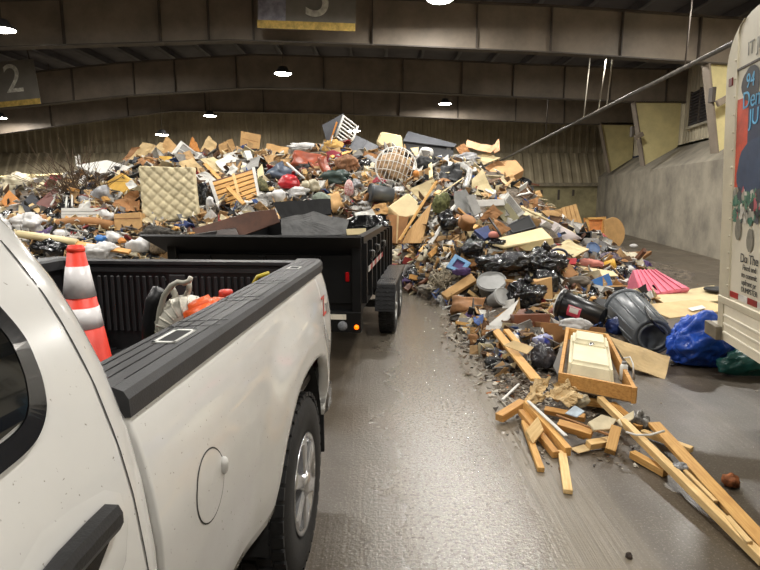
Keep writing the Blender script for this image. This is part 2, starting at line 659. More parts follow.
# louvred window in the siding
WM = M('louvre_dark', (44, 42, 48), .5, ba=0)
q = wall_pt(21.3, 1.12)
w1 = bpy.data.objects.new('window_1', None)
C.objects.link(w1)
w1.location = (q.x, q.y, 5.0)
w1.rotation_euler = (0, 0, math.atan2(WD.y, WD.x))
struct(w1, 'dark louvred window in the ribbed siding')
box('backing', (-.95, -.02, -.62), (.95, .0, .62), WM, w1)
for i in range(11):
    z = -.56 + i * .112
    o = box('slat', (-.93, 0, -.03), (.93, .06, -.015), M('louvre_slat', (92, 88, 96), .5, ba=0), w1)
    o.location = (0, 0, z)
    o.rotation_euler = (.5, 0, 0)
for x in (-.95, -.02, .92):
    box('frame_bar', (x, -.0, -.65), (x + .04, .08, .65), STEEL_D, w1)
box('sill', (-1.1, 0, -.72), (1.1, .12, -.64), ALU, w1)
# floodlight and bracket fixed on the columns
for (px, py, Y, lab) in ((712, 97, 15.8, 'small floodlight bracket bolted on the column beside the louvred window'), (632, 133, 22.6, 'dark cable box bolted on the far column')):
    q = atY(px, py, Y)
    t = thing('wall_fixture', lab, 'fixture', q)
    box('bracket', (-.05, -.1, -.15), (.05, .1, .25), STEEL_D, t, .01)
    o = box('lamp_head', (-.05, -.22, -.3), (.3, -.1, -.12), STEEL, t, .02)
    o.rotation_euler = (0, -.5, 0)

# diagonal-looking pipe: runs the length of the hall, hung on rods
p0, p1 = atY(757, 31, 11.2), atY(500, 161, 31)
t = thing('ceiling_pipe', 'long grey pipe hung on thin rods along the right side', 'pipe', p0)
tube('pipe', [Vector((0, 0, 0)), p1 - p0], .05, M('pipe_grey', (96, 92, 86), .5, ba=0), t, 10)
for f in (.12, .33, .36, .42, .62):
    q = (p1 - p0) * f
    tube('rod', [q, q + Vector((random.uniform(0, .25), 0, 7.0 - (p0 + q).z))], .02, ALU if .3 < f < .5 else STEEL_D, t, 6)

# ------------------------------------------------------------------ white pickup truck
WPAINT = M('white_paint', (198, 196, 192), .22, ns=3, na=.03, bs=90, ba=.0, coat=.6, rvar=0)
# sparse dirt specks on the paint
nt = WPAINT.node_tree
tc = [q for q in nt.nodes if q.type == 'TEX_COORD'][0]
vo = nt.nodes.new('ShaderNodeTexNoise')
vo.inputs['Scale'].default_value = 95
vo.inputs['Detail'].default_value = 2
nt.links.new(tc.outputs['Object'], vo.inputs['Vector'])
rr = nt.nodes.new('ShaderNodeMapRange')
rr.inputs[1].default_value = .71
rr.inputs[2].default_value = .76
nt.links.new(vo.outputs['Fac'], rr.inputs[0])
mx = nt.nodes.new('ShaderNodeMix')
mx.data_type = 'RGBA'
hs = [q for q in nt.nodes if q.type == 'HUE_SAT'][0]
bs_ = nt.nodes['Principled BSDF']
nt.links.new(rr.outputs[0], mx.inputs[0])
nt.links.new(hs.outputs[0], mx.inputs[6])
mx.inputs[7].default_value = (.25, .23, .2, 1)
nt.links.new(mx.outputs[2], bs_.inputs['Base Color'])

TY = math.radians(4.2)
truck = thing('pickup_truck', 'white pickup truck with black bed rail caps and open bed', 'pickup truck', (-.50, 1.06, 0), -TY)
# local frame: x = lateral (driver side positive), y = towards the tailgate, z = up
BEDL, BEDW = 2.28, 1.74
CABP = [(.45, .02), (.6, .05), (.8, .075), (1.0, .088), (1.125, .083), (1.263, .066), (1.365, .044), (1.484, .006), (1.575, -.035), (1.646, -.075), (1.726, -.135), (1.78, -.185), (1.86, -.30), (1.90, -.42)]


def cab_s(t, z):
    s = interp(z, CABP)
    e = max(0, t + .13) / .09
    return s - .028 * min(1, e) ** 2 - max(0, -t - 1.2) * .01


ts = [-2.4, -1.8, -1.2, -.8, -.5, -.35, -.25, -.18, -.14, -.12, -.10, -.08, -.06, -.05]
zs = [a for a, b in CABP]
zs = sorted(set(zs + [.7, .9, 1.06, 1.2, 1.32, 1.42, 1.53, 1.61, 1.69]))
vs, fs = [], []
for t in ts:
    for z in zs:
        vs.append((cab_s(t, z), t, z))
nz_ = len(zs)
for i in range(len(ts) - 1):
    for j in range(nz_ - 1):
        a = i * nz_ + j
        fs.append((a, a + 1, a + nz_ + 1, a + nz_))
# rear face back to the middle, roof and far side mirrored
base = len(vs)
CW = BEDW
for t in ts:
    for z in zs:
        vs.append((-CW - cab_s(t, z), t, z))
for i in range(len(ts) - 1):
    for j in range(nz_ - 1):
        a = base + i * nz_ + j
        fs.append((a, a + nz_, a + nz_ + 1, a + 1))
for i in range(len(ts) - 1):   # roof
    a = i * nz_ + nz_ - 1
    fs.append((a, a + nz_, base + a + nz_, base + a))
for j in range(nz_ - 1):       # back panel
    a = (len(ts) - 1) * nz_ + j
    fs.append((a, a + 1, base + a + 1, base + a))
    a = j
    fs.append((a, base + a, base + a + 1, a + 1))
cab = meshobj('cab', vs, fs, WPAINT, truck, smooth=False)
cab.data.polygons.foreach_set('use_smooth', [i < 2 * (len(ts) - 1) * (nz_ - 1) for i in range(len(cab.data.polygons))])


def strip_on_cab(name, pts, wid, off, mat, parent):
    """thin ribbon lying on the cab side along (t, z) points"""
    vs, fs = [], []
    for i, (t, z) in enumerate(pts):
        a = Vector(pts[max(0, i - 1)])
        b = Vector(pts[min(len(pts) - 1, i + 1)])
        d = (b - a).normalized()
        nn = Vector((-d.y, d.x)) * wid / 2
        for sgn in (-1, 1):
            q = Vector((t, z)) + nn * sgn
            vs.append((cab_s(q.x, q.y) + off, q.x, q.y))
        if i:
            k = 2 * i
            fs.append((k - 2, k - 1, k + 1, k))
    return meshobj(name, vs, fs, mat, parent)


SEAMM = M('panel_gap', (40, 38, 36), .8, ba=0)
strip_on_cab('door_seam', [(-.122, z / 100) for z in range(55, 178, 4)], .004, .0015, SEAMM, cab)
# side window: glossy black surround and dark glass
WO = [(-.225, 1.64), (-.214, 1.593), (-.219, 1.55), (-.227, 1.516), (-.248, 1.477), (-.272, 1.455), (-.304, 1.440), (-.365, 1.433), (-.6, 1.42), (-1.1, 1.41), (-1.1, 1.72), (-.26, 1.72), (-.24, 1.68)]


def chaikin(pts):
    out_ = []
    for a_, b_ in zip(pts, pts[1:] + pts[:1]):
        out_.append((a_[0] * .75 + b_[0] * .25, a_[1] * .75 + b_[1] * .25))
        out_.append((a_[0] * .25 + b_[0] * .75, a_[1] * .25 + b_[1] * .75))
    return out_


WO = chaikin(chaikin(WO))


def loop_in(pts, k):
    out = []
    n = len(pts)
    for i in range(n):
        a, b, c = Vector(pts[i - 1]), Vector(pts[i]), Vector(pts[(i + 1) % n])
        d = ((b - a).normalized() + (c - b).normalized()).normalized()
        out.append((b.x - d.y * k * -1 * -1, b.y + d.x * k))
    return out


# orientation: WO runs clockwise or not; pick the inward side by area test
def area(pts):
    return sum(a[0] * b[1] - b[0] * a[1] for a, b in zip(pts, pts[1:] + pts[:1])) / 2


WI = loop_in(WO, .034 if area(WO) > 0 else -.034)
n = len(WO)
vs = [(cab_s(t, z) + .001, t, z) for t, z in WO] + [(cab_s(t, z) + .007, t + (WI[i][0] - t) * .15, z + (WI[i][1] - z) * .15) for i, (t, z) in enumerate(WO)] + \
     [(cab_s(t, z) + .006, t, z) for t, z in WI] + [(cab_s(t, z) + .003, t, z) for t, z in WI]
fs = []
for k in range(3):
    for i in range(n):
        fs.append((k * n + i, k * n + (i + 1) % n, (k + 1) * n + (i + 1) % n, (k + 1) * n + i))
meshobj('window_trim', vs, fs, M('gloss_black', (14, 14, 15), .18, ba=0, coat=.5), cab)
vs, fs = [], []
zz = sorted(set([z for t, z in WI]))
zz = [min(zz) + (max(zz) - min(zz)) * i / 14 for i in range(15)]
rear = [q_ for q_ in WI if q_[0] > -.5]
rear = sorted([(z, t) for t, z in rear])
for z in zz:
    te = interp(z, rear)
    for k in range(5):
        t = -1.08 + (te + 1.08) * k / 4
        vs.append((cab_s(t, z) + .0045, t, z))
for i in range(14):
    for k in range(4):
        a = i * 5 + k
        fs.append((a, a + 1, a + 6, a + 5))
meshobj('window_glass', vs, fs, GLASS, cab)
# rear door handle: recessed cup and black pull bar
HO = [(-.50, 1.20), (-.43, 1.30), (-.34, 1.335), (-.27, 1.33), (-.19, 1.315), (-.155, 1.29), (-.15, 1.24), (-.18, 1.18), (-.29, 1.12), (-.45, 1.10)]
n = len(HO)
ctr = (-.31, 1.22)
vs = [(cab_s(t, z) + .001, t, z) for t, z in HO] + [(cab_s(t, z) + .004, ctr[0] + (t - ctr[0]) * .93, ctr[1] + (z - ctr[1]) * .9) for t, z in HO] + [(cab_s(ctr[0], ctr[1]) + .0035, ctr[0], ctr[1])]
fs = [(i, (i + 1) % n, n + (i + 1) % n, n + i) for i in range(n)] + [(n + i, n + (i + 1) % n, 2 * n) for i in range(n)]
meshobj('handle_cup', vs, fs, WPAINT, cab, smooth=True)
hp = [(-.50, 1.25), (-.42, 1.268), (-.33, 1.278), (-.255, 1.28), (-.21, 1.28), (-.19, 1.27)]
vs, fs = [], []
for i, (t, z) in enumerate(hp):
    o_ = .034 if 0 < i < 5 else .018
    sb = cab_s(t, z)
    hz = .022 if i < 5 else .015
    for dz, do in ((-hz, .004), (-hz, o_ * .8), (-hz * .4, o_), (hz * .4, o_), (hz, o_ * .8), (hz, .004)):
        vs.append((sb + do, t, z + dz))
    if i:
        a = 6 * i
        for k in range(6):
            fs.append((a - 6 + k, a - 6 + (k + 1) % 6, a + (k + 1) % 6, a + k))
fs += [tuple(range(6)), tuple(range(len(vs) - 6, len(vs)))]
meshobj('door_handle', vs, fs, BLACKP, cab)
meshobj('handle_recess', [(cab_s(t, z) + .0055, t, z) for t, z in [(-.46, 1.26), (-.46, 1.22), (-.37, 1.195), (-.28, 1.205), (-.21, 1.245), (-.23, 1.26)]], [tuple(range(6))], GLASS, cab)

# bed side (driver): columns of faces from the sill or wheel arch up to the rail
BEDP = [(.48, -.01), (.6, .0), (.75, .032), (.95, .05), (1.1, .048), (1.2, .036), (1.29, .018), (1.345, .0), (1.38, -.02)]
AC, AZ, AR = 1.42, .46, .57


def bed_s(t, z):
    s = interp(z, BEDP)
    d = math.hypot(t - AC, (z - AZ) * .95)
    s += .035 * (1 - sstep(AR + .04, AR + .30, d)) * sstep(1.36, 1.2, z)
    s -= .03 * sstep(2.16, 2.28, t) ** 2
    return s


ts = sorted(set([0, .015, .05] + [i * .06 for i in range(1, 38)] + [2.2, 2.24, 2.265, 2.28] + [AC - AR, AC + AR, AC - AR + .01, AC - AR + .03, AC + AR - .01, AC + AR - .03]))
NZ = 22
for side in (1, -1):
    vs, fs = [], []
    for t in ts:
        zb = interp(t, [(0, .62), (.85, .64), (2.0, .56), (2.28, .56)])
        if abs(t - AC) < AR:
            zb = max(zb, AZ + AR * (1 - (abs(t - AC) / AR) ** 2.6) ** (1 / 2.6))
        for j in range(NZ + 1):
            z = zb + (1.38 - zb) * j / NZ
            vs.append((bed_s(t, z) if side == 1 else -BEDW - bed_s(t, z), t, z))
    # rolled lip
    m0 = len(vs)
    for i in range(len(ts)):
        v = vs[i * (NZ + 1)]
        vs.append((v[0] - side * .05, v[1], v[2] + .004))
    for i in range(len(ts) - 1):
        for j in range(NZ):
            a = i * (NZ + 1) + j
            fs.append((a, a + NZ + 1, a + NZ + 2, a + 1))
        fs.append((i * (NZ + 1), m0 + i, m0 + i + 1, (i + 1) * (NZ + 1)))
    k0 = len(vs)                       # front closing face strip of the bed
    for j in range(NZ + 1):
        v = vs[j]
        vs.append((v[0] - side * .07, .0, v[2]))
    for j in range(NZ):
        fs.append((j, j + 1, k0 + j + 1, k0 + j))
    k0 = len(vs)
    for j in range(NZ + 1):
        v = vs[(len(ts) - 1) * (NZ + 1) + j]
        vs.append((v[0] - side * .1, v[1] + .0, v[2]))
    for j in range(NZ):
        a = (len(ts) - 1) * (NZ + 1) + j
        fs.append((a, k0 + j, k0 + j + 1, a + 1))
    bside = meshobj('bed_side', vs, fs, WPAINT, truck, smooth=True)
    if side == 1:
        drv = bside
        # fuel door with its finger bump, seam ring
        cy, cz, ry, rz_ = .275, 1.069, .09, .09
        for nm, k0_, k1_, off, mt in (('fuel_door_seam', 1.0, 1.04, .0012, SEAMM), ('fuel_door', 0, .99, .0018, WPAINT)):
            vs, fs = [], []
            NN = 32
            for k in (k0_, (k0_ + k1_) / 2, k1_):
                for i in range(NN):
                    a = 2 * math.pi * i / NN
                    t, z = cy + ry * k * math.cos(a), cz + rz_ * k * math.sin(a)
                    vs.append((bed_s(t, z) + off, t, z))
            for r_ in range(2):
                for i in range(NN):
                    fs.append((r_ * NN + i, r_ * NN + (i + 1) % NN, (r_ + 1) * NN + (i + 1) % NN, (r_ + 1) * NN + i))
            meshobj(nm, vs, fs, mt, drv, smooth=True)
        bm = bmesh.new()
        bmesh.ops.create_icosphere(bm, subdivisions=3, radius=1)
        for v in bm.verts:
            v.co = Vector((v.co.x * .014, v.co.y * .016, v.co.z * .024 * (1.3 if v.co.z < 0 else .8)))
        bmobj('finger_bump', bm, WPAINT, drv, (bed_s(.36, 1.07) + .003, .362, 1.085), True)
        # red decal letters on the rear quarter
        for s_, yy, zz, sz, mt in (('Z', 1.99, 1.19, .15, M('decal_red', (176, 52, 42), .5, ba=0)), ('71', 2.09, 1.16, .09, M('decal_grey', (110, 110, 112), .5, ba=0))):
            mw = Matrix.Translation((bed_s(yy, zz) + .006, yy, zz)) @ Matrix.Rotation(math.pi / 2, 4, 'Z') @ Matrix.Rotation(math.pi / 2 - .12, 4, 'X')
            text_mesh('decal', s_, sz, mt, drv, mw, .001)

# inner wheel house, dark
bm = bmesh.new()
NN = 20
r0, r1 = [], []
for i in range(NN + 1):
    a = math.pi * i / NN
    r0.append(bm.verts.new((.02, AC - (AR + .0) * math.cos(a), AZ + AR * math.sin(a))))
    r1.append(bm.verts.new((-.45, AC - (AR + .0) * math.cos(a), AZ + AR * math.sin(a))))
for i in range(NN):
    bm.faces.new((r0[i], r0[i + 1], r1[i + 1], r1[i]))
bm.faces.new(r1)
bmobj('wheel_house', bm, RUBBER, truck)
box('mud_flap', (-.2, 2.0, .33), (.03, 2.02, .72), RUBBER, truck)
vs, fs = [], []
for i in range(18):
    z = .6 + i * .0445
    s_ = bed_s(0, z)
    vs += [(s_ - .014, -.006, z), (s_ - .05, -.044, z), (s_ - .09, -.044, z)]
    if i:
        k = 3 * i
        fs += [(k - 3, k - 2, k + 1, k), (k - 2, k - 1, k + 2, k + 1)]
meshobj('gap_filler', vs, fs, M('gap_grey', (80, 82, 72), .5, ns=14, na=.4, ba=.05), truck)

# bed rail caps
LINER = M('bed_liner', (24, 24, 26), .5, ns=10, na=.25, bs=160, ba=.15)
CAPM = M('rail_cap', (44, 44, 46), .5, ns=9, na=.2, bs=220, ba=.12)
for side in (1, -1):
    prof = [(-.165, 1.36), (-.165, 1.412), (-.15, 1.424), (-.03, 1.424), (-.008, 1.416), (.002, 1.40), (.004, 1.362), (-.01, 1.36)]
    vs, fs = [], []
    n = len(prof)
    yy = [0.0, .03, .6, 1.2, 1.8, 2.15, 2.24, 2.29, 2.30]
    for y in yy:
        k = 1 if y < 2.2 else 1 - (y - 2.2) * .35
        for s, z in prof:
            ss = s - max(0, y - 2.15) * .12
            vs.append((ss if side == 1 else -BEDW - ss, y, 1.36 + (z - 1.36) * k))
    for i in range(len(yy) - 1):
        for j in range(n):
            fs.append((i * n + j, i * n + (j + 1) % n, (i + 1) * n + (j + 1) % n, (i + 1) * n + j))
    fs += [tuple(range(n)), tuple(range(len(vs) - n, len(vs)))]
    capo = meshobj('rail_cap', vs, fs, CAPM, truck)
    if side == 1:
        for y, L_ in ((.33, .13), (1.78, .09)):
            for lo, hi in (((-.112, y, 1.424), (-.05, y + .012, 1.4275)), ((-.112, y + L_, 1.424), (-.05, y + L_ + .012, 1.4275)), ((-.112, y, 1.424), (-.103, y + L_ + .012, 1.4275)), ((-.058, y, 1.424), (-.05, y + L_ + .012, 1.4275))):
                box('pocket_bezel', lo, hi, M('bezel_white', (205, 205, 200), .4, ba=0), capo)
            box('stake_pocket', (-.104, y + .01, 1.4245), (-.058, y + L_, 1.426), M('pocket_dark', (12, 12, 12), .8, ba=0), capo)
        for s in (-.13, -.1, -.07, -.032):
            box('groove', (s - .001, .05, 1.4242), (s + .001, 2.2, 1.4256), BLACKM, capo)
        for y in (.55, .62, .95, 1.02, 1.35, 1.42):
            o = box('groove', (-.155, -.002, 1.4243), (-.01, .002, 1.4256), BLACKM, capo)
            o.location = (0, y, 0)
            o.rotation_euler = (0, 0, .3)
# bed floor, walls, tailgate with ribbed liner
box('bed_floor', (-BEDW, .0, .82), (-.01, 2.26, .86), LINER, truck)
for i in range(13):
    box('floor_rib', (-BEDW + .15 + i * .12, .05, .86), (-BEDW + .21 + i * .12, 2.2, .872), LINER, truck)
for x in (-.14, -BEDW + .09):
    box('liner_wall', (x, 0, .82), (x + .05, 2.25, 1.37), LINER, truck)
box('bed_front_wall', (-BEDW + .1, .0, .82), (-.1, .05, 1.40), LINER, truck)
tg = box('tailgate', (-BEDW + .03, 2.20, .8), (-.05, 2.29, 1.395), LINER, truck, .01)
box('tailgate_cap', (-BEDW + .03, 2.185, 1.392), (-.05, 2.3, 1.41), CAPM, tg)
box('tailgate_lip', (-BEDW + .1, 2.186, 1.345), (-.12, 2.199, 1.37), CAPM, tg)
bm = bmesh.new()
bx(bm, (-.011, -.012, 0), (.011, 0, .34))
bmesh.ops.bevel(bm, geom=bm.edges[:], offset=.004, segments=1, affect='EDGES')
rme = bpy.data.meshes.new('rib')
bm.to_mesh(rme)
bm.free()
x = -1.36
while x < -.2:
    if not (-.93 < x < -.82):
        link('rib', rme, M('liner_rib', (42, 42, 44), .45, ns=10, na=.2, ba=.1), tg, (x, 2.2, .98))
    x += .040
box('latch_plate', (-.925, 2.188, 1.2), (-.825, 2.199, 1.33), CAPM, tg, .004)
for zz, r_ in ((1.25, .062), (1.1, .036), (.98, .036)):
    o = lathe('tie_hole', [(r_ * .72, .0), (r_ * .75, -.012), (r_, -.012), (r_, .0)], CAPM, tg, 20, 'Y', (-1.49, 2.199, zz))
    lathe('hole_bottom', [(.0001, -.001), (r_ * .72, -.001)], M('pocket_dark'), tg, 20, 'Y', (-1.49, 2.199, zz))
for x in (-.955, -.79):
    for z in (1.3, 1.22):
        lathe('bolt', [(.0001, -.008), (.009, -.006), (.01, 0)], ZINC, tg, 10, 'Y', (x, 2.199, z))
tl = box('tail_lamp', (-.07, 2.20, .88), (.012, 2.31, 1.2), RED, truck, .015)
box('bumper', (-BEDW, 2.3, .42), (.0, 2.5, .62), M('chrome_bumper', (120, 120, 122), .25, .9, ba=0), truck, .03)


# truck wheels
def tyre(name, R, wdt, rim, parent, loc, tread=None, nb=40):
    k = wdt / 2
    pr = [(rim, -k * .8), (rim + .02, -k * .95), (R * .80, -k), (R * .93, -k * .95), (R * .985, -k * .8), (R, -k * .6), (R, k * .6), (R * .985, k * .8), (R * .93, k * .95), (R * .80, k), (rim + .02, k * .95), (rim, k * .8)]
    o = lathe(name, pr, RUBBER, parent, 48, 'X', loc, True, True)
    if tread:
        bm = bmesh.new()
        for i in range(nb):
            for row, (x0, x1) in enumerate(((-.92, -.55), (-.5, -.04), (.04, .5), (.55, .92))):
                a = 2 * math.pi * (i + .5 * (row % 2)) / nb
                vsb = bx(bm, (x0 * k, -R * math.pi / nb * .72, R * (.975 if row in (0, 3) else .99)), (x1 * k, R * math.pi / nb * .72, R * (.992 if row in (0, 3) else 1.0) + .012))
                bmesh.ops.rotate(bm, verts=vsb, matrix=Matrix.Rotation(a, 3, 'X'))
        q = bmobj('tread', bm, RUBBER, o)
        q['kind'] = 'stuff'
    return o


def wheel(parent, x, y, z, R, wdt, rim, out, tread=True, spokes=6):
    tyre('tyre', R, wdt, rim, parent, (x, y, z), tread)
    k = wdt / 2
    d = out
    r = lathe('rim', [(rim, -d * k * .8), (rim * .97, -d * k * .2), (rim * .93, d * k * .3), (rim * .95, d * k * .8), (rim * 1.02, d * k * .92), (rim * 1.0, d * k * .97), (rim * .92, d * k * .92), (rim * .88, d * k * .45), (rim * .8, d * k * .3), (.001, d * k * .3)],
              CHROME if spokes else ZINC, parent, 36, 'X', (x, y, z))
    lathe('hub_cap', [(rim * .26, d * k * .2), (rim * .26, d * k * 1.0), (rim * .2, d * k * 1.1), (.001, d * k * 1.12)], CHROME if spokes else ZINC, r, 20, 'X')
    for i in range(spokes):
        bm = bmesh.new()
        b_ = bx(bm, (min(d * k * .5, d * k * .98), -.026, rim * .2), (max(d * k * .5, d * k * .98), .026, rim * .93))
        for v in b_:
            if v.co.z > rim * .5:
                v.co.y *= 1.5
        bmesh.ops.bevel(bm, geom=bm.edges[:], offset=.008, segments=1, affect='EDGES')
        o = bmobj('spoke', bm, CHROME, r)
        o.rotation_euler = (2 * math.pi * i / spokes, 0, 0)
    for i in range(spokes):
        a = 2 * math.pi * (i + .5) / spokes
        lathe('lug_nut', [(.012, d * k * .2), (.012, d * k * .42), (.001, d * k * .45)], ZINC, r, 8, 'X', (0, rim * .38 * math.sin(a), rim * .38 * math.cos(a)))
    return r


wheel(truck, -.095, AC + .05, .425, .425, .27, .235, 1)
wheel(truck, -BEDW + .095, AC + .05, .425, .425, .27, .235, -1, False)
wheel(truck, -.095, -2.1, .425, .425, .27, .235, 1, False)
wheel(truck, -BEDW + .095, -2.1, .425, .425, .27, .235, -1, False)
box('axle', (-BEDW, AC - .06, .36), (-.1, AC + .06, .48), BLACKM, truck)
box('frame_rail', (-.5, -2.3, .5), (-.42, 2.3, .66), BLACKM, truck)
box('frame_rail', (-BEDW + .42, -2.3, .5), (-BEDW + .5, 2.3, .66), BLACKM, truck)


def in_bed(s, t, z):
    return truck_m @ Vector((s, t, z))


truck_m = Matrix.Translation((-.50, 1.06, 0)) @ Matrix.Rotation(-TY, 4, 'Z')

# --- load in the bed
# traffic cone
q = atZ(95, 362, 1.0)
cx, cy = -1.46, 2.68
cone = thing('traffic_cone', 'orange red traffic cone with two white reflective collars in pickup bed', 'traffic cone', (cx, cy, .873))
CO = M('cone_orange', (226, 58, 36), .5, ns=6, na=.1, ba=.03)
HC = .69


def cone_r(h):
    return .138 - (.138 - .034) * h / HC


box('base', (-.19, -.19, 0), (.19, .19, .03), CO, cone, .01)
lathe('cone_body', [(.16, .03), (cone_r(.05), .06), (cone_r(HC), HC), (.026, HC), (.024, HC - .1)], CO, cone, 32)
lathe('collar', [(.036, HC - .035), (.041, HC - .03), (.041, HC - .015), (.034, HC - .008)], CO, cone, 32)
for h0, h1 in ((.29, .39), (.44, .59)):
    lathe('reflective_collar', [(cone_r(h0) + .001, h0), (cone_r(h0) + .003, h0), (cone_r(h1) + .003, h1), (cone_r(h1) + .001, h1)], M('reflective', (226, 222, 222), .35, ns=20, na=.05, ba=.05), cone, 32)

# backpack blower
q = atY(195, 300, 2.55)
bl = thing('backpack_blower', 'orange and white backpack blower with grey frame lying in pickup bed', 'leaf blower', (q.x, q.y, .873))
FR = M('blower_frame', (176, 172, 158), .45, ns=6, na=.1, ba=.03)
BO = M('blower_orange', (232, 96, 40), .4, ns=5, na=.1, ba=.02)
BW = M('blower_white', (214, 210, 196), .45, ns=5, na=.1, ba=.03)


def bq(x, y, Y):
    p = atY(x, y, Y)
    return p - Vector((q.x, q.y, .873))


# frame: two curved plates with rungs
for Yo in (2.42, 2.56):
    pts = [bq(x, y, Yo) for x, y in ((159, 345), (158, 325), (160, 310), (164, 296), (171, 286), (178, 282), (184, 283), (189, 281), (191, 277))]
    tube('frame_tube', pts, .014, FR, bl, 8, .011)
tube('frame_arm', [bq(171, 286, 2.49), bq(176, 297, 2.49), bq(168, 308, 2.49), bq(163, 320, 2.49)], .016, FR, bl)
tube('frame_arm', [bq(189, 281, 2.49), bq(189, 290, 2.49), bq(184, 300, 2.49)], .013, FR, bl)
for x, y in ((160, 312), (164, 297), (172, 287), (184, 284)):
    tube('rung', [bq(x, y, 2.42), bq(x, y, 2.56)], .01, FR, bl)
tube('strap', [bq(149, 350, 2.45), bq(150, 320, 2.45), bq(153, 302, 2.45), bq(160, 290, 2.45)], .035, BLACKP, bl, 8)
o = lathe('fan_housing', [(.001, -.09), (.09, -.09), (.15, -.06), (.165, 0), (.15, .07), (.1, .1), (.001, .1)], BW, bl, 28, 'Y', bq(187, 325, 2.5))
o.scale = (.85, .85, .85)
o.rotation_euler = (.15, 0, .35)
for i in range(10):
    a = math.pi * (.2 + i / 11)
    tube('housing_rib', [(.09 * math.cos(a), -.092, .09 * math.sin(a)), (.15 * math.cos(a), -.062, .15 * math.sin(a)), (.167 * math.cos(a), .0, .167 * math.sin(a))], .006, BW, o, 6)
bm = bmesh.new()
bx(bm, (-.13, -.1, -.1), (.13, .1, .1))
for v in bm.verts:
    if v.co.z > 0:
        v.co.x *= .7
bmesh.ops.bevel(bm, geom=bm.edges[:], offset=.035, segments=3, affect='EDGES')
o = bmobj('engine_cover', bm, BO, bl, bq(205, 315, 2.44), True)
o.scale = (.75, .75, .75)
o.rotation_euler = (0, -.35, .2)
for i in range(3):
    box('vent', (-.05 + i * .035, -.103, -.02), (-.03 + i * .035, -.098, .04), BLACKP, o)
lathe('fuel_cap', [(.001, .03), (.03, .03), (.034, .025), (.034, 0)], M('cap_red', (200, 60, 44), .45, ba=0), bl, 20, 'Z', bq(226, 296, 2.7))
box('fuel_tank', (-.1, -.06, -.16), (.1, .06, .0), BO, bl, .03, bq(226, 298, 2.72))
box('base_plate', (-.25, -.12, 0), (.3, .2, .04), BLACKP, bl, .01)
# coil of yellow green trimmer line
q2 = atY(121, 338, 2.35)
bm = bmesh.new()
pts = []
for i in range(210):
    a = i * .27
    rr_ = .062 + .018 * math.sin(i * .085) + .008 * math.sin(i * .23)
    pts.append((rr_ * 1.25 * math.cos(a), .03 * math.sin(i * .37), rr_ * .95 * math.sin(a + .3 * math.sin(i * .2))))
tube_bm(bm, pts, .0022, 5)
o = bmobj('trimmer_line', bm, M('line_yellow', (190, 196, 96), .45, ba=0), None, (q2.x, q2.y, .985), True)
tag(o, 'tangled coil of yellow green trimmer line in pickup bed', 'cord')
a, b = bq(254, 283, 3.05), bq(269, 273, 3.05)
off = Vector((q.x, q.y, .873))
o = tube('trimmer_shaft', [atY(245, 300, 3.05), a + off, a + off + Vector((.02, 0, .035)), b + off], .011, M('handle_yellow', (206, 186, 60), .45, ba=0))
tag(o, 'thin yellow tool handle leaning on the pickup tailgate', 'handle')

# ------------------------------------------------------------------ black dump trailer
TRY = math.radians(5.7)
tr = thing('dump_trailer', 'black dump trailer with tandem wheels parked behind the pickup', 'trailer', (-.19, 5.85, 0), -TRY)
TW, TL = 2.1, 3.5
box('bed_floor', (-TW, .0, .58), (0, TL, .66), BLACKM, tr)
side = box('side_wall', (-.05, .0, .66), (0, TL, 1.34), M('trailer_side', (40, 40, 42), .4, ns=4, na=.25, ba=.05), tr)
box('top_rail', (-.07, 0, 1.30), (.02, TL, 1.37), BLACKM, side)
for i in range(8):
    y = .05 + i * (TL - .1) / 7
    box('stake', (0, y - .035, .66), (.05, y + .035, 1.3), BLACKM, side)
sl = box('side_wall', (-TW, .0, .66), (-TW + .05, TL, 1.34), BLACKM, tr)
box('front_wall', (-TW, TL - .05, .66), (0, TL, 1.4), BLACKM, tr)
gate = box('rear_gate', (-TW + .08, -.03, .66), (-.08, .02, 1.18), BLACKM, tr, .006)
for x in (-1.7, -1.1, -.5):
    box('gate_rib', (x, -.06, .68), (x + .07, -.03, 1.16), BLACKM, gate)
# flared black board on top of the gate
vs = [(-TW - .03, .04, 1.17), (-.02, .04, 1.17), (.02, -.22, 1.375), (-TW - .22, -.22, 1.375)]
vs += [(x, y + .03, z + .02) for x, y, z in vs]
meshobj('flared_board', vs, [(0, 1, 2, 3), (7, 6, 5, 4), (0, 4, 5, 1), (1, 5, 6, 2), (2, 6, 7, 3), (3, 7, 4, 0)], M('black_board', (12, 12, 13), .55, ba=.03), tr)
for x in (-TW, -.1):
    box('corner_post', (x, -.07, .38), (x + .1, .05, 1.3), BLACKM, tr, .006)
box('rear_bumper', (-TW, -.08, .36), (0, .06, .58), BLACKM, tr, .008)
box('number_plate_strip', (-.42, -.088, .5), (-.16, -.081, .555), M('plate_white', (196, 188, 172), .5, ba=0), tr)
lathe('round_sticker', [(.0001, -.004), (.05, -.004), (.052, 0)], M('sticker_grey', (120, 122, 126), .5, ns=40, na=.3, ba=0), tr, 24, 'Y', (-.2, -.081, .43))
box('tail_light', (-.17, -.05, .90), (-.13, -.031, 1.0), RED, tr, .006)
lathe('marker_light', [(.0001, -.02), (.02, -.016), (.026, 0)], AMBER, tr, 16, 'Y', (-.05, -.082, .42))
# conspicuity tape: alternating pieces
for i in range(8):
    y = .15 + i * .2
    box('reflective_tape', (.05, y, .98), (.054, y + .19, 1.04), M('tape_red', (150, 24, 24), .4, ba=0) if i % 2 else M('tape_white', (200, 196, 190), .4, ba=0), side)
# hooks and latch on the side
for y, z in ((.25, 1.2), (.8, 1.22), (1.6, 1.2)):
    tube('hook', [(.05, y, z), (.1, y, z), (.1, y + .04, z - .06), (.06, y + .06, z - .1)], .012, ZINC, side, 6)
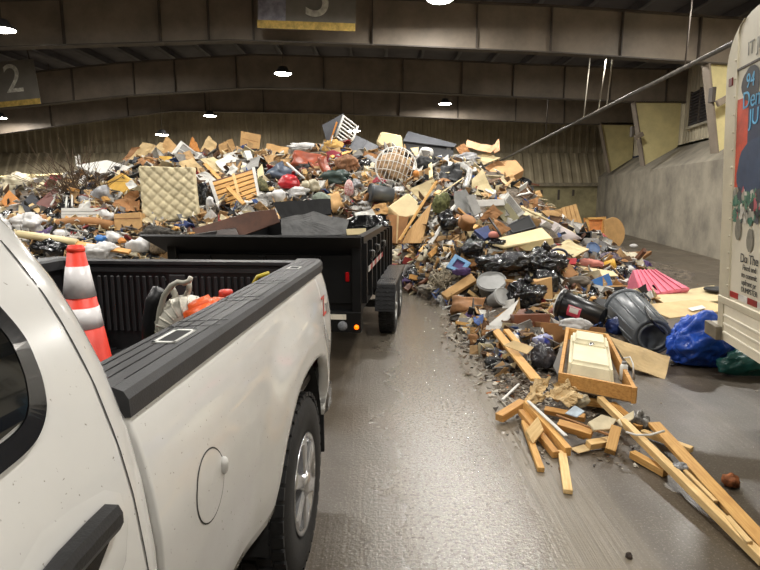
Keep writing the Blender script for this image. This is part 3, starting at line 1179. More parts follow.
# fender of tread plate
FM = M('fender_black', (34, 34, 36), .35, ns=10, na=.2, ba=.05)
fe = box('fender', (.03, 1.05, .68), (.28, 3.05, .70), FM, tr)
vs = [(.03, .95, .38), (.28, .95, .38), (.28, 1.05, .70), (.03, 1.05, .70)]
vs += [(x, y + .012, z) for x, y, z in vs]
meshobj('fender_skirt', vs, [(0, 1, 2, 3), (7, 6, 5, 4), (0, 4, 5, 1), (1, 5, 6, 2), (2, 6, 7, 3), (3, 7, 4, 0)], FM, tr)
TREADM = M('tread_bar', (96, 96, 98), .35, .4, ba=0)
for i in range(9):
    x = .04 + i * .026
    box('tread_bar', (x, 1.1, .70), (x + .011, 3.0, .708), TREADM, fe)
for i in range(6):
    for j in range(6):
        z = .41 + j * .05
        y = .95 + (z - .38) / .32 * .1 - .004
        o = box('tread_bump', (-.016, -.004, -.006), (.016, .004, .006), FM, fe)
        o.location = (.05 + i * .04, y, z)
        o.rotation_euler = (0, .6 if (i + j) % 2 else -.6, 0)
box('fender', (-TW - .28, 1.05, .68), (-TW - .03, 3.05, .70), FM, tr)
for y in (1.5, 2.42):
    wheel(tr, .155, y, .35, .35, .22, .19, 1, y < 2, 0)
    wheel(tr, -TW - .155, y, .35, .35, .22, .19, -1, False, 0)
for y in (1.5, 2.42):
    box('axle', (-TW - .1, y - .05, .33), (.1, y + .05, .42), BLACKM, tr)
box('frame_rail', (-.5, 0, .44), (-.4, TL + .8, .58), BLACKM, tr)
box('frame_rail', (-TW + .4, 0, .44), (-TW + .5, TL + .8, .58), BLACKM, tr)
box('jack_leg', (-TW / 2 - .04, TL + .75, 0), (-TW / 2 + .04, TL + .85, .6), BLACKM, tr)

# ------------------------------------------------------------------ box truck on the right
BTY = math.radians(11.8)
far = Vector((2.84, 4.5, 0))
bt = thing('box_truck', 'cream white box truck with junk hauling lettering beside the blue tarp', 'box truck', far, -BTY)
bt.rotation_euler = (0, -.055, -BTY)
BTW = M('box_truck_white', (224, 216, 196), .4, ns=4, na=.06, ba=.02, coat=.2)
BTG = M('box_truck_post', (196, 188, 166), .4, .2, ns=4, na=.08, ba=.02)
# local: y towards the far end is 0, side panel runs to y = -5; outside face is x = 0 (camera side), body goes to +x
ZB, ZT, RR = .72, 2.80, .36
out = [(0, ZB), (-5, ZB), (-5, ZT), (-RR * 1.3, ZT)]
for i in range(1, 9):
    a = math.pi / 2 * i / 8
    out.append((-RR * 1.3 + RR * 1.3 * math.sin(a), ZT - RR + RR * math.cos(a)))
n = len(out)
vs = [(0, y, z) for y, z in out] + [(2.2, y, z) for y, z in out]
fs = [tuple(range(n)), tuple(range(n, 2 * n))[::-1]] + [(i, (i + 1) % n, n + (i + 1) % n, n + i) for i in range(n)]
body = meshobj('box_body', vs, fs, BTW, bt)
# corner post following the rounded corner, seam and rivets
pw = .19
pp = [(0, ZB)] + [(y, z) for y, z in out[4:][::-1]]
vs, fs = [], []
pp = [q_ for q_ in pp if q_[0] >= -pw - .12]
inner = [(min(-pw, q_[0] - .005), q_[1]) for q_ in pp]
for (a, b) in zip(pp, inner):
    vs += [(-.012, a[0] + .004, a[1]), (-.012, b[0], b[1]), (0, b[0], b[1]), (.05, a[0] + .004, a[1])]
for i in range(len(pp) - 1):
    for k in range(3):
        fs.append((4 * i + k, 4 * i + k + 1, 4 * i + 5 + k, 4 * i + 4 + k))
post = meshobj('corner_post', vs, fs, BTG, bt)
box('trim_rail', (-.01, -5, ZT - RR - .01), (0, 0, ZT - RR + .004), STEEL_D, body)
rv = lathe('rivet', [(.009, 0), (.008, -.005), (.0001, -.008)], BTG, post, 8, 'X', (-.012, -.17, ZB + .1))
for i in range(1, 14):
    o = rv.copy()
    C.objects.link(o)
    o.location = (-.012, -.17, ZB + .1 + i * .13)
box('marker_lamp', (-.02, -.13, 2.34), (-.01, -.06, 2.40), M('dark_red', (110, 30, 26), .3, ba=0), post, .003)
# painted panels on the side
OFF = -.003
box('red_panel', (OFF, -.46, 1.58), (-.0005, -.20, 2.22), M('bt_red', (206, 74, 44), .5, ba=0), body)
box('navy_panel', (OFF - .001, -1.6, 1.58), (-.0005, -.40, 2.22), M('bt_navy', (42, 54, 80), .5, ns=5, na=.2, ba=0), body)


def blob_poly(name, ctr, ry, rz, mat, off, seed, k=.15, n=26):
    rnd = random.Random(seed)
    ph = [rnd.uniform(0, 6.28) for _ in range(4)]
    pts = []
    for i in range(n):
        a = 2 * math.pi * i / n
        r = 1 + k * (math.sin(3 * a + ph[0]) + .6 * math.sin(5 * a + ph[1]) + .4 * math.sin(9 * a + ph[2]))
        pts.append((off, ctr[0] + ry * r * math.cos(a), ctr[1] + rz * r * math.sin(a)))
    return meshobj(name, pts, [tuple(range(n))], mat, body)


blob_poly('graphic_patch', (-.50, 1.68), .25, .24, M('bt_blue2', (50, 70, 100), .5, ns=5, na=.2, ba=0), OFF - .002, 3, .05)
blob_poly('graphic_patch', (-.42, 2.30), .15, .12, M('bt_dark', (48, 46, 50), .5, ba=0), OFF - .002, 4, .04)
for s_, y, z, sz in (('94', -.42, 2.32, .14), ('Dem', -.47, 2.19, .17), ('JU', -.50, 2.06, .16)):
    mw = Matrix.Translation((OFF - .004, y, z)) @ Matrix.Rotation(-math.pi / 2, 4, 'Z') @ Matrix.Rotation(math.pi / 2, 4, 'X')
    text_mesh('lettering', s_, sz, M('bt_cyan', (92, 166, 206), .5, ba=0), body, mw, .001)
rnd = random.Random(11)
cols = [(92, 132, 108), (40, 40, 44), (206, 200, 188), (70, 74, 80), (150, 146, 134), (60, 110, 90), (168, 84, 92)]
for i in range(90):
    y, z = -.21 - rnd.random() * .5, 1.33 + rnd.random() * .22
    if (y + .45) ** 2 / .06 + (z - 1.45) ** 2 / .016 > 1.6:
        continue
    c_ = cols[i % len(cols)]
    blob_poly('graphic_patch', (y, z), .02 + rnd.random() * .022, .018 + rnd.random() * .03, M('bt_c%d' % (i % len(cols)), c_, .5, ba=0), OFF - .003 - i * 2e-5, i, .2, 12)
for y, z in ((-.31, 1.27), (-.52, 1.2)):
    blob_poly('graphic_patch', (y, z), .055, .085, M('bt_wheel', (128, 124, 112), .5, ns=14, na=.25, ba=0), OFF - .005, 9, .03)
for s_, y, z, sz, mt in (('IT JUNK', -.58, 2.54, .13, M('bt_letter', (110, 108, 98), .5, ba=0)), ('Do The', -.52, 1.06, .095, M('bt_black', (36, 36, 38), .5, ba=0)),
                         ('Fixed and', -.53, .995, .058, M('bt_black')), ('no commit', -.53, .94, .058, M('bt_black')), ('upfront pr', -.53, .885, .058, M('bt_black')), ('DUMPSTER', -.54, .83, .055, M('bt_black'))):
    mw = Matrix.Translation((OFF - .004, y, z)) @ Matrix.Rotation(-math.pi / 2, 4, 'Z') @ Matrix.Rotation(math.pi / 2, 4, 'X')
    text_mesh('lettering', s_, sz, mt, body, mw, .001)
for i in range(6):
    box('reflective_tape', (-.006, -.35 - i * .16, .74), (-.001, -.2 - i * .16, .785), M('tape_red') if i % 2 == 0 else M('tape_white'), body)
box('lower_rail', (-.02, -5, .66), (.05, 0, .72), BTG, bt, .005)
sk = box('lower_skirt', (-.005, -5, .36), (.05, -.0, .66), BTW, bt)
for i in range(3):
    box('skirt_rib', (-.02, -5, .42 + i * .07), (-.005, -.12, .445 + i * .07), BTW, sk, .004)
box('skirt_post', (-.014, -.1, .36), (.06, .004, .72), BTG, bt)
box('rear_step', (-.02, -.02, .37), (2.2, .14, .47), ALU, bt, .006)
box('step_end', (-.06, -.1, .36), (-.014, .16, .47), M('step_brown', (120, 110, 92), .6, ba=0), bt, .004)
box('floor_frame', (.3, -5, .4), (1.9, -.05, .7), BLACKM, bt)
for ch in bt.children:
    ch.location.z += .28
for x in (.25, 1.95):
    wheel(bt, x, -1.6, .5, .5, .25, .26, -1 if x < 1 else 1, False, 0)
    wheel(bt, x, -4.4, .5, .5, .25, .26, -1 if x < 1 else 1, False, 0)

# ------------------------------------------------------------------ the rubbish heap
TAN = M('cardboard', (192, 152, 100), .8, ns=5, na=.12, bs=50, ba=.08)
TAN_L = M('cardboard_pale', (208, 180, 132), .8, ns=5, na=.12, bs=50, ba=.08)
TAN_D = M('cardboard_brown', (150, 106, 64), .8, ns=5, na=.18, bs=50, ba=.08)
ORNG = M('orange_board', (196, 128, 58), .7, ns=5, na=.15, ba=.05)
YEL = M('yellow_foam', (222, 176, 80), .8, ns=4, na=.15, ba=.08)
CRM = M('cream_board', (208, 190, 146), .6, ns=3, na=.1, ba=.05)
WHT = M('white_board', (208, 206, 200), .55, ns=4, na=.08, ba=.05)
GRY = M('grey_board', (150, 148, 144), .6, ns=4, na=.15, ba=.05)
DGRY = M('dark_grey_board', (72, 74, 80), .5, ns=4, na=.15, ba=.05)
BLK = M('black_board', (12, 12, 13))
BAGB = M('black_bag', (16, 16, 18), .22, ns=6, na=.3, bs=26, ba=.7, coat=.3)
BAGW = M('white_bag', (204, 202, 200), .45, ns=6, na=.15, bs=24, ba=.5)
BAGG = M('grey_bag', (140, 140, 142), .4, ns=6, na=.3, bs=24, ba=.6)
BAGT = M('pale_bag', (190, 180, 154), .45, ns=5, na=.15, bs=20, ba=.5)
LEATH = M('rust_leather', (142, 66, 40), .4, ns=4, na=.2, bs=14, ba=.35)
MAROON = M('maroon_cloth', (132, 36, 50), .8, ns=6, na=.2, ba=.2)
RBRN = M('red_brown_board', (112, 56, 44), .5, ns=4, na=.15, ba=.05)
NAVY = M('navy_plastic', (36, 54, 104), .4, ba=.05)
BLUE = M('blue_plastic', (52, 112, 178), .4, ns=4, na=.12, ba=.05)
REDP = M('red_plastic', (180, 36, 44), .35, ns=4, na=.12, ba=.08)
SLATE = M('slate_vinyl', (70, 80, 96), .4, ns=4, na=.2, bs=18, ba=.3)
GREEN = M('dark_green_tarp', (40, 58, 52), .5, ns=6, na=.3, bs=20, ba=.6)
BROWNW = M('dark_brown_wood', (96, 58, 38), .5, ns=4, na=.25, ba=.1)
PINKF = M('pink_foam', (222, 118, 140), .6, ns=5, na=.1, ba=.08)
SALM = M('salmon_cloth', (206, 132, 118), .8, ns=6, na=.15, ba=.2)
PURP = M('purple_cloth', (70, 48, 92), .8, ns=6, na=.2, ba=.3)
PINE = wood('pine', (214, 168, 98), (186, 134, 70))
PINE_L = wood('pale_pine', (226, 194, 138), (200, 160, 100))
OAK = wood('oak_stained', (204, 154, 86), (172, 120, 60))
PLY = wood('plywood', (206, 164, 108), (178, 134, 80))
BARK = M('bark', (92, 74, 56), .9, ns=12, na=.3, ba=.2)
REFUSE_GAPS = M('refuse_and_gap_shade', (112, 100, 86), .9, ns=7, na=.6, bs=14, ba=1, dist=.05, col2=(30, 27, 25))  # near-black tone paints the shaded gaps between packed refuse

# mound of unsorted refuse under everything
vs, fs = [], []
xs = [-15 + i * .16 for i in range(145)]
ys = [3.6 + j * .16 for j in range(109)]
idx = {}
for i, x in enumerate(xs):
    for j, y in enumerate(ys):
        h = pile(x, y)
        if h > .03:
            h += .10 * noise.noise((x * 3.1, y * 3.1, 1.7)) + .06 * noise.noise((x * 7, y * 7, 5.5)) - .06
        idx[i, j] = len(vs)
        vs.append((x, y, max(h, -.05)))
for i in range(len(xs) - 1):
    for j in range(len(ys) - 1):
        q = [idx[i, j], idx[i + 1, j], idx[i + 1, j + 1], idx[i, j + 1]]
        if max(vs[k][2] for k in q) > -.02:
            fs.append(q)
mound = meshobj('rubbish_mound', vs, fs, REFUSE_GAPS)
tag(mound, 'mass of unsorted refuse with painted gap shade that makes up the heap', 'rubbish heap', None, 'stuff')


def frame_of(P, nrm):
    c = sum(P, Vector()) / len(P)
    ex = (P[1] - P[0])
    ex = (ex - nrm * ex.dot(nrm)).normalized()
    ey = nrm.cross(ex)
    m = Matrix((ex, ey, nrm)).transposed().to_4x4()
    m.translation = c
    return m


HAND = []
NAMED = []


def plane_pts(pts, e, az, off, at=None):
    cx = sum(p[0] for p in pts) / len(pts)
    cy = sum(p[1] for p in pts) / len(pts)
    if at is None:
        c = surf(cx, cy)
    elif at[0] == 'Y':
        c = atY(cx, cy, at[1])
    else:
        c = atZ(cx, cy, at[1])
    r = ray(cx, cy).normalized()
    c = c - r * off
    HAND.append((min(p[0] for p in pts), min(p[1] for p in pts), max(p[0] for p in pts), max(p[1] for p in pts), cx, cy))
    e, az = math.radians(e), math.radians(az)
    nrm = Vector((math.sin(az) * math.cos(e), -math.cos(az) * math.cos(e), math.sin(e)))
    P = []
    for x, y in pts:
        d = ray(x, y)
        den = d.dot(nrm)
        if abs(den) < .05:
            den = -.05
        P.append(EYE + d * ((c - EYE).dot(nrm) / den))
    return P, nrm


LASTP = None


def slab(name, label, cat, pts, th, mat, e=30, az=0, off=.1, at=None, group=None, bev=.004):
    """rigid prism whose front face has the given outline"""
    global LASTP
    P, nrm = plane_pts(pts, e, az, off, at)
    if label:
        NAMED.append((HAND[-1][4], HAND[-1][5], label))
    m = frame_of(P, nrm)
    inv = m.inverted()
    L = [inv @ p for p in P]
    LASTP = L
    bm = bmesh.new()
    a = [bm.verts.new((p.x, p.y, 0)) for p in L]
    b = [bm.verts.new((p.x, p.y, -th)) for p in L]
    n = len(L)
    bm.faces.new(a)
    bm.faces.new(b[::-1])
    for i in range(n):
        bm.faces.new((a[i], b[i], b[(i + 1) % n], a[(i + 1) % n]))
    if bev:
        bmesh.ops.bevel(bm, geom=bm.edges[:], offset=min(bev, th * .3), segments=1, affect='EDGES')
    o = bmobj(name, bm, mat)
    o.matrix_world = m
    return tag(o, label, cat, group)


def uv(L, u, v):
    return (L[0] * (1 - u) + L[1] * u) * (1 - v) + (L[3] * (1 - u) + L[2] * u) * v


def sub(o, L, u0, v0, u1, v1, th, mat, name):
    """raised patch on the front face of a four-cornered slab"""
    q = [uv(L, u0, v0), uv(L, u1, v0), uv(L, u1, v1), uv(L, u0, v1)]
    vs = [(p.x, p.y, .001) for p in q] + [(p.x, p.y, th) for p in q]
    return meshobj(name, vs, [(0, 1, 2, 3), (4, 5, 6, 7), (0, 1, 5, 4), (1, 2, 6, 5), (2, 3, 7, 6), (3, 0, 4, 7)], mat, o)


def sheet(name, label, cat, pts, th, mat, e=30, az=0, off=.1, at=None, warp=.03, n=8, seed=None, group=None, fn=None, freq=1.6):
    """bent or soft slab over a quad: bilinear grid with noise warp and real thickness"""
    global LASTP
    P, nrm = plane_pts(pts, e, az, off, at)
    if label:
        NAMED.append((HAND[-1][4], HAND[-1][5], label))
    m = frame_of(P, nrm)
    inv = m.inverted()
    L = [inv @ p for p in P]
    LASTP = L
    sd = seed if seed is not None else pts[0][0] * 1.37 + pts[0][1]
    size = max((L[1] - L[0]).length, (L[2] - L[1]).length, .05)
    vs, fs = [], []
    for layer in (0, 1):
        for i in range(n + 1):
            for j in range(n + 1):
                u, v = i / n, j / n
                p = uv(L, u, v)
                q = p / size * freq
                z = warp * 2 * noise.noise((q.x + sd, q.y + sd * .3, .5)) + warp * .7 * noise.noise((q.x * 3 + sd, q.y * 3, 2.5))
                if fn:
                    z += fn(u, v)
                jx = warp * .8 * noise.noise((q.x * 2, q.y * 2, sd + 9))
                jy = warp * .8 * noise.noise((q.x * 2, q.y * 2, sd + 19))
                edge = min(u, v, 1 - u, 1 - v)
                rnd_ = th * .35 * max(0, 1 - edge * n) if th > .04 else 0
                vs.append((p.x + jx, p.y + jy, z - rnd_ if layer == 0 else z - th + rnd_))
    N = (n + 1) * (n + 1)
    g = lambda l, i, j: l * N + i * (n + 1) + j
    for i in range(n):
        for j in range(n):
            fs.append((g(0, i, j), g(0, i + 1, j), g(0, i + 1, j + 1), g(0, i, j + 1)))
            fs.append((g(1, i, j), g(1, i, j + 1), g(1, i + 1, j + 1), g(1, i + 1, j)))
    for k in range(n):
        for a, b in (((k, 0), (k + 1, 0)), ((n, k), (n, k + 1)), ((k + 1, n), (k, n)), ((0, k + 1), (0, k))):
            fs.append((g(0, *a), g(1, *a), g(1, *b), g(0, *b)))
    bm = bmesh.new()
    bv = [bm.verts.new(v) for v in vs]
    for f in fs:
        bm.faces.new([bv[k] for k in f])
    o = bmobj(name, bm, mat, None, (0, 0, 0), th > .04 or fn is not None)
    o.matrix_world = m
    return tag(o, label, cat, group)


def lump(name, label, cat, c, r, mat, seed=1, crease=.3, sub_=4, deep=1.0, off=0, at=None, group=None, knot=False, flat=.25):
    """crumpled soft body: bag, cloth or tarp"""
    if at is None:
        p = surf(*c)
    elif at[0] == 'Y':
        p = atY(c[0], c[1], at[1])
    else:
        p = atZ(c[0], c[1], at[1])
    HAND.append((c[0] - r[0], c[1] - r[1], c[0] + r[0], c[1] + r[1], c[0], c[1]))
    NAMED.append((c[0], c[1], label))
    d = (p - EYE).length
    k = d / FPX
    rx, rz = r[0] * k, r[1] * k
    ry = min(rx, rz) * deep
    p = p - ray(*c).normalized() * (off + ry * .2)
    bm = bmesh.new()
    bmesh.ops.create_icosphere(bm, subdivisions=sub_, radius=1)
    for v in bm.verts:
        q = v.co.copy()
        f = 1.6
        a = 1 - abs(noise.noise((q.x * f + seed, q.y * f, q.z * f))) * 2
        b = 1 - abs(noise.noise((q.x * f * 2.3 + seed * 3, q.y * f * 2.3, q.z * f * 2.3))) * 2
        c_ = noise.noise((q.x * 1.1 + seed * 7, q.y * 1.1, q.z * 1.1))
        d_ = 1 - abs(noise.noise((q.x * 8 + seed, q.y * 8, q.z * 8))) * 2
        s = .88 + crease * (.45 * (a - .5) + .3 * (b - .5) + .8 * c_ + .12 * d_)
        q *= s
        if q.z < -.55:
            q.z = -.55 + (q.z + .55) * flat
        v.co = Vector((q.x * rx, q.y * ry, q.z * rz))
    o = bmobj(name, bm, mat, None, p, True)
    if knot:
        bm = bmesh.new()
        tube_bm(bm, [(0, 0, rz * .75), (rx * .05, 0, rz * .95), (rx * .2, -.02, rz * 1.15)], rx * .14, 7, rx * .28)
        bmobj('knot', bm, mat, o, smooth=True)
    return tag(o, label, cat, group)


def bar(name, label, cat, p0, p1, w_, t_, mat, roll=0, group=None, parent=None, bev=.003):
    """squared timber between two world points"""
    d = p1 - p0
    Ln = d.length
    ex = d.normalized()
    up = Vector((0, 0, 1))
    if abs(ex.z) > .95:
        up = Vector((0, -1, 0))
    ey = up.cross(ex).normalized()
    ez = ex.cross(ey)
    m = Matrix((ex, ey, ez)).transposed().to_4x4() @ Matrix.Rotation(roll, 4, 'X')
    m.translation = (p0 + p1) / 2
    bm = bmesh.new()
    bx(bm, (-Ln / 2, -w_ / 2, -t_ / 2), (Ln / 2, w_ / 2, t_ / 2))
    if bev:
        bmesh.ops.bevel(bm, geom=bm.edges[:], offset=bev, segments=1, affect='EDGES')
    o = bmobj(name, bm, mat)
    o.matrix_world = m
    if parent:
        adopt(o, parent)
    if label:
        tag(o, label, cat, group)
    return o


def sp(x, y, off=.12):
    p = surf(x, y)
    return p - ray(x, y).normalized() * off


def stick(name, label, cat, a, b, wpx, mat, off=.15, t_=.45, roll=.6, group=None):
    p0, p1 = sp(*a, off), sp(*b, off)
    k = (p0 + p1).length / 2 / FPX * .5
    k = ((p0 - EYE).length + (p1 - EYE).length) / 2 / FPX
    return bar(name, label, cat, p0, p1, wpx * k, wpx * k * t_, mat, roll, group)


def rod(name, label, cat, pts, r, mat, off=.15, group=None, n=7):
    o = tube(name, [sp(x, y, off) for x, y in pts], r, mat, None, n)
    return tag(o, label, cat, group)


# ---- left part of the heap ------------------------------------------------
lump('plastic_sack', 'pale translucent plastic sack at the far left of the heap', 'bag', (17, 187), (14, 13), BAGT, 2, .4, 4, .8)
sheet('maroon_cloth', 'maroon cloth hanging off the red brown panel', 'cloth', [(40, 192), (51, 175), (66, 174), (65, 187)], .02, MAROON, 30, 10, .25, warp=.08)
slab('orange_board', 'orange brown board leaning beside the pale sack', 'board', [(0, 201), (9, 190), (22, 202), (11, 214)], .03, ORNG, 35, 20, .2)
slab('grey_board', 'dark grey panel leaning between orange board and red brown panel', 'board', [(13, 212), (32, 192), (39, 201), (22, 221)], .03, DGRY, 30, -10, .25)
slab('red_brown_panel', 'red brown panel below the maroon cloth', 'board', [(36, 203), (54, 188), (63, 195), (60, 217), (46, 217)], .03, RBRN, 25, 10, .15)
stick('wood_strip', 'pale wood strip across the red brown panel', 'board', (31, 205), (50, 220), 4, PINE_L, .35)
stick('yellow_rail', 'long pale yellow rail lying on the far left heap', 'rail', (0, 177), (70, 174), 2.5, CRM, .2)
rod('bent_tube', 'bent white metal tube beside the dead brush', 'tube', [(51, 205), (60, 190), (67, 183)], .02, WHT, .4)
rod('tube_hoop', 'upright white tube hoop in front of the dead brush', 'tube', [(66, 207), (67, 193), (72, 191), (72, 206)], .02, WHT, .4)
for i, x in enumerate((77, 80)):
    q = sp(x, 167, .2)
    o = bar('white_post', None, None, q, q + Vector((0, 0, .28 + i * .03)), .035, .035, WHT)
    tag(o, 'short white post standing beside the white foam slab', 'post', 'short white posts on the heap')
# dead brush: one bush with many branches
c0 = sp(80, 190, .15)
br = thing('dead_brush', 'tangle of bare brown twigs beside the white foam slab', 'brush', c0)
rnd = random.Random(5)
for k in range(9):
    bm = bmesh.new()
    for i in range(16):
        a = rnd.uniform(0, 6.28)
        d = Vector((rnd.gauss(0, .5), rnd.gauss(-.1, .2), rnd.gauss(.25, .3)))
        st = Vector((rnd.gauss(0, .25), rnd.gauss(-.1, .15), rnd.gauss(-.12, .15)))
        p1 = st + d * .6
        p2 = p1 + d * .5 + Vector((rnd.gauss(0, .1), 0, rnd.gauss(0, .1)))
        tube_bm(bm, [st, p1, p2], rnd.uniform(.006, .014), 4, .003)
        tube_bm(bm, [p1, p1 + d * .3 + Vector((rnd.gauss(0, .12), 0, rnd.gauss(.05, .12)))], .007, 4, .003)
    bmobj('branch', bm, BARK, br)
slab('foam_slab', 'thick white foam slab lying on the dead brush', 'foam slab', [(75, 165), (95, 174), (138, 169), (107, 160)], .2, WHT, 38, 0, .8)
rod('black_strap', 'thin black strap across the white foam slab', 'strap', [(104, 164), (108, 170), (124, 178)], .012, BLACKP, .55)
slab('yellow_cushion', 'stained yellow foam cushion left of the quilted mattress', 'cushion', [(106, 181), (121, 172), (133, 180), (126, 192), (112, 197)], .14, YEL, 25, -10, .3, bev=.03)
sheet('paper_sheet', 'small white sheet tucked on the yellow cushion', 'paper', [(125, 183), (132, 179), (137, 186), (130, 190)], .006, WHT, 30, 0, .5, warp=.03, n=4)
sheet('cardboard_sheet', 'creased brown cardboard below the yellow cushion', 'cardboard', [(113, 199), (137, 190), (140, 211), (117, 213)], .015, TAN_D, 25, 0, .3, warp=.08, n=8)
o = slab('cardboard_box', 'closed brown cardboard box left of the mattress foot', 'box', [(114, 214), (140, 212), (142, 232), (114, 230)], .3, TAN, 12, 0, .25)
sub(o, LASTP, .0, .28, 1, .33, .004, TAN_D, 'flap_seam')


def quilt(u, v):
    a = (u + v) * 5.0
    b = (u - v) * 5.0
    ga = abs(a - round(a))
    gb = abs(b - round(b))
    return -.035 * math.exp(-(min(ga, gb) / .09) ** 2) + .01 * math.sin(u * 5) * math.cos(v * 4)


MAT_ = M('mattress_fabric', (206, 192, 156), .8, ns=3, na=.14, bs=60, ba=.15)
sheet('mattress', 'cream quilted mattress standing on edge in the heap', 'mattress', [(137, 165), (193, 166), (199, 216), (142, 226)], .2, MAT_, 16, 0, .8, warp=.015, n=44, fn=quilt)
o = slab('white_siding', 'white rectangular siding panel below the dead brush', 'panel', [(61, 208), (104, 208), (104, 218), (61, 218)], .04, WHT, 15, 0, .35)
for k in (.33, .66):
    sub(o, LASTP, 0, k - .03, 1, k + .03, .004, GRY, 'groove')
lump('white_rag', 'torn white rag at the end of the siding panel', 'rag', (107, 216), (7, 5), BAGW, 3, .6, 3, .5, .3)
rod('carpet_roll', 'rolled brown carpet under the white siding panel', 'carpet roll', [(58, 224), (75, 222), (95, 222), (112, 226)], .1, TAN_D, .2, n=12)
rod('frame_bar', 'bent grey metal frame bar below the carpet roll', 'metal bar', [(66, 238), (66, 227), (88, 233)], .015, ZINC, .35)
rod('foam_tube', 'long cream foam tube lying behind the traffic cone', 'foam tube', [(18, 234), (40, 237), (60, 240), (77, 243)], .075, CRM, .45, n=12)
stick('plank', 'weathered plank end beside the cream foam tube', 'plank', (74, 243), (130, 252), 5, OAK, .4)
for i, (c, r, m_, lab) in enumerate((((30, 224), (15, 10), BAGW, 'large grey white plastic bag left of the foam tube'), ((100, 252), (16, 9), BAGW, 'crumpled white newspaper heap behind the traffic cone'),
                                     ((113, 238), (8, 6), BAGW, 'small white plastic bag beside the blue wrapper'), ((140, 246), (11, 9), BAGW, 'white plastic bundle left of the trailer corner'),
                                     ((50, 249), (16, 9), BAGB, 'black bag wedged below the cream foam tube'), ((103, 196), (8, 9), BAGG, 'grey plastic bag between brush and cardboard'),
                                     ((160, 246), (9, 10), M('dry_leaves', (120, 104, 82), .9, ns=30, na=.5, bs=40, ba=1), 'bunch of dry brown leaves at the trailer corner'),
                                     ((160, 234), (18, 7), M('dark_leaves', (66, 62, 56), .9, ns=24, na=.6, bs=40, ba=1), 'dark matted debris under the quilted mattress'), ((42, 222), (6, 6), TAN_D, 'small crushed brown paper bag by the wood strip'))):
    lump('bag' if 'bag' in lab else 'bundle', lab, 'bag' if 'bag' in lab else 'bundle', c, r, m_, i + 20, .5, 3 if r[0] < 12 else 4, .8, .25)
lump('blue_wrapper', 'bright blue wrapper beside the weathered plank', 'wrapper', (101, 239), (5, 4), BLUE, 4, .5, 3, .6, .35)
lump('orange_wrapper', 'small orange wrapper on the white plastic', 'wrapper', (122, 241), (4, 3), ORNG, 5, .5, 3, .6, .45)

# ---- crest above the trailer ----------------------------------------------
for pts, m_, lab in (([(148, 153), (160, 142), (174, 146), (160, 160)], TAN_L, 'pale bent cardboard on the crest left of the folded frame'),
                     ([(122, 160), (132, 148), (140, 147), (130, 162)], TAN_D, 'dark brown board end on the crest above the yellow cushion'),
                     ([(129, 160), (143, 142), (156, 145), (140, 162)], TAN_L, 'long pale cardboard flap on the crest beside dark board end'),
                     ([(160, 155), (166, 136), (177, 146), (170, 158)], TAN, 'tall tan cardboard point on the crest by the low lamp'),
                     ([(150, 163), (160, 155), (172, 157), (176, 166)], YEL, 'yellow cardboard sheet lying on top of the mattress'),
                     ([(188, 149), (192, 137), (198, 146), (202, 157)], ORNG, 'narrow orange tan cardboard point on the crest'),
                     ([(200, 151), (209, 136), (219, 146), (215, 155)], TAN_L, 'square pale cardboard standing on its corner on the crest'),
                     ([(214, 147), (232, 139), (236, 150), (217, 156)], TAN, 'wide tan cardboard sheet right of the square pale one'),
                     ([(263, 159), (267, 143), (289, 148), (286, 157)], TAN, 'tan cardboard sheet leaning next to the rust leather cushion')):
    sheet('cardboard_sheet', lab, 'cardboard', pts, .02, m_, 18, random.uniform(-15, 15), .2, warp=.03, n=5)
o = slab('cardboard_box', 'open tan cardboard box on top of the crest', 'box', [(241, 131), (261, 135), (259, 151), (240, 146)], .3, TAN, 5, 15, .2)
sub(o, LASTP, .1, .45, .9, .5, .003, TAN_D, 'printed_line')
lump('blue_bag', 'small blue bag under the open tan box', 'bag', (247, 149), (7, 5), NAVY, 6, .3, 3, .8, .35)
o = slab('window_frame', 'folded white window frame leaning on the crest', 'frame', [(171, 154), (181, 141), (202, 157), (196, 163)], .05, GRY, 25, 10, .3)
for u0, v0, u1, v1 in ((0, 0, 1, .14), (0, .86, 1, 1), (0, .14, .08, .86), (.92, .14, 1, .86), (.47, .14, .53, .86)):
    sub(o, LASTP, u0, v0, u1, v1, .02, WHT, 'frame_rail')
for pts, m_, lab in (([(215, 162), (229, 154), (242, 162), (228, 176)], WHT, 'bent white plastic sheet in the middle of the crest'),
                     ([(200, 160), (213, 156), (230, 170), (222, 177)], CRM, 'beige panel beside the folded window frame'),
                     ([(226, 174), (233, 164), (238, 168), (232, 178)], WHT, 'small white card on the beige panel'),
                     ([(239, 172), (253, 158), (260, 156), (258, 169)], GRY, 'grey panel above the slatted crate'),
                     ([(178, 162), (192, 158), (207, 172), (190, 176)], TAN_L, 'tan board tucked right of the mattress top'),
                     ([(195, 175), (206, 171), (216, 180), (204, 185)], WHT, 'crumpled white sheet left of the slatted crate'),
                     ([(255, 198), (265, 194), (273, 202), (265, 209)], GRY, 'grey box lid right of the slatted crate'),
                     ([(238, 214), (247, 203), (256, 212), (248, 216)], WHT, 'white triangular board below the slatted crate'),
                     ([(257, 170), (262, 163), (266, 190), (260, 198)], CRM, 'narrow cream board at the end of the slatted crate')):
    sheet('sheet', lab, 'sheet', pts, .02, m_, 28, random.uniform(-15, 15), .25, warp=.03, n=5)
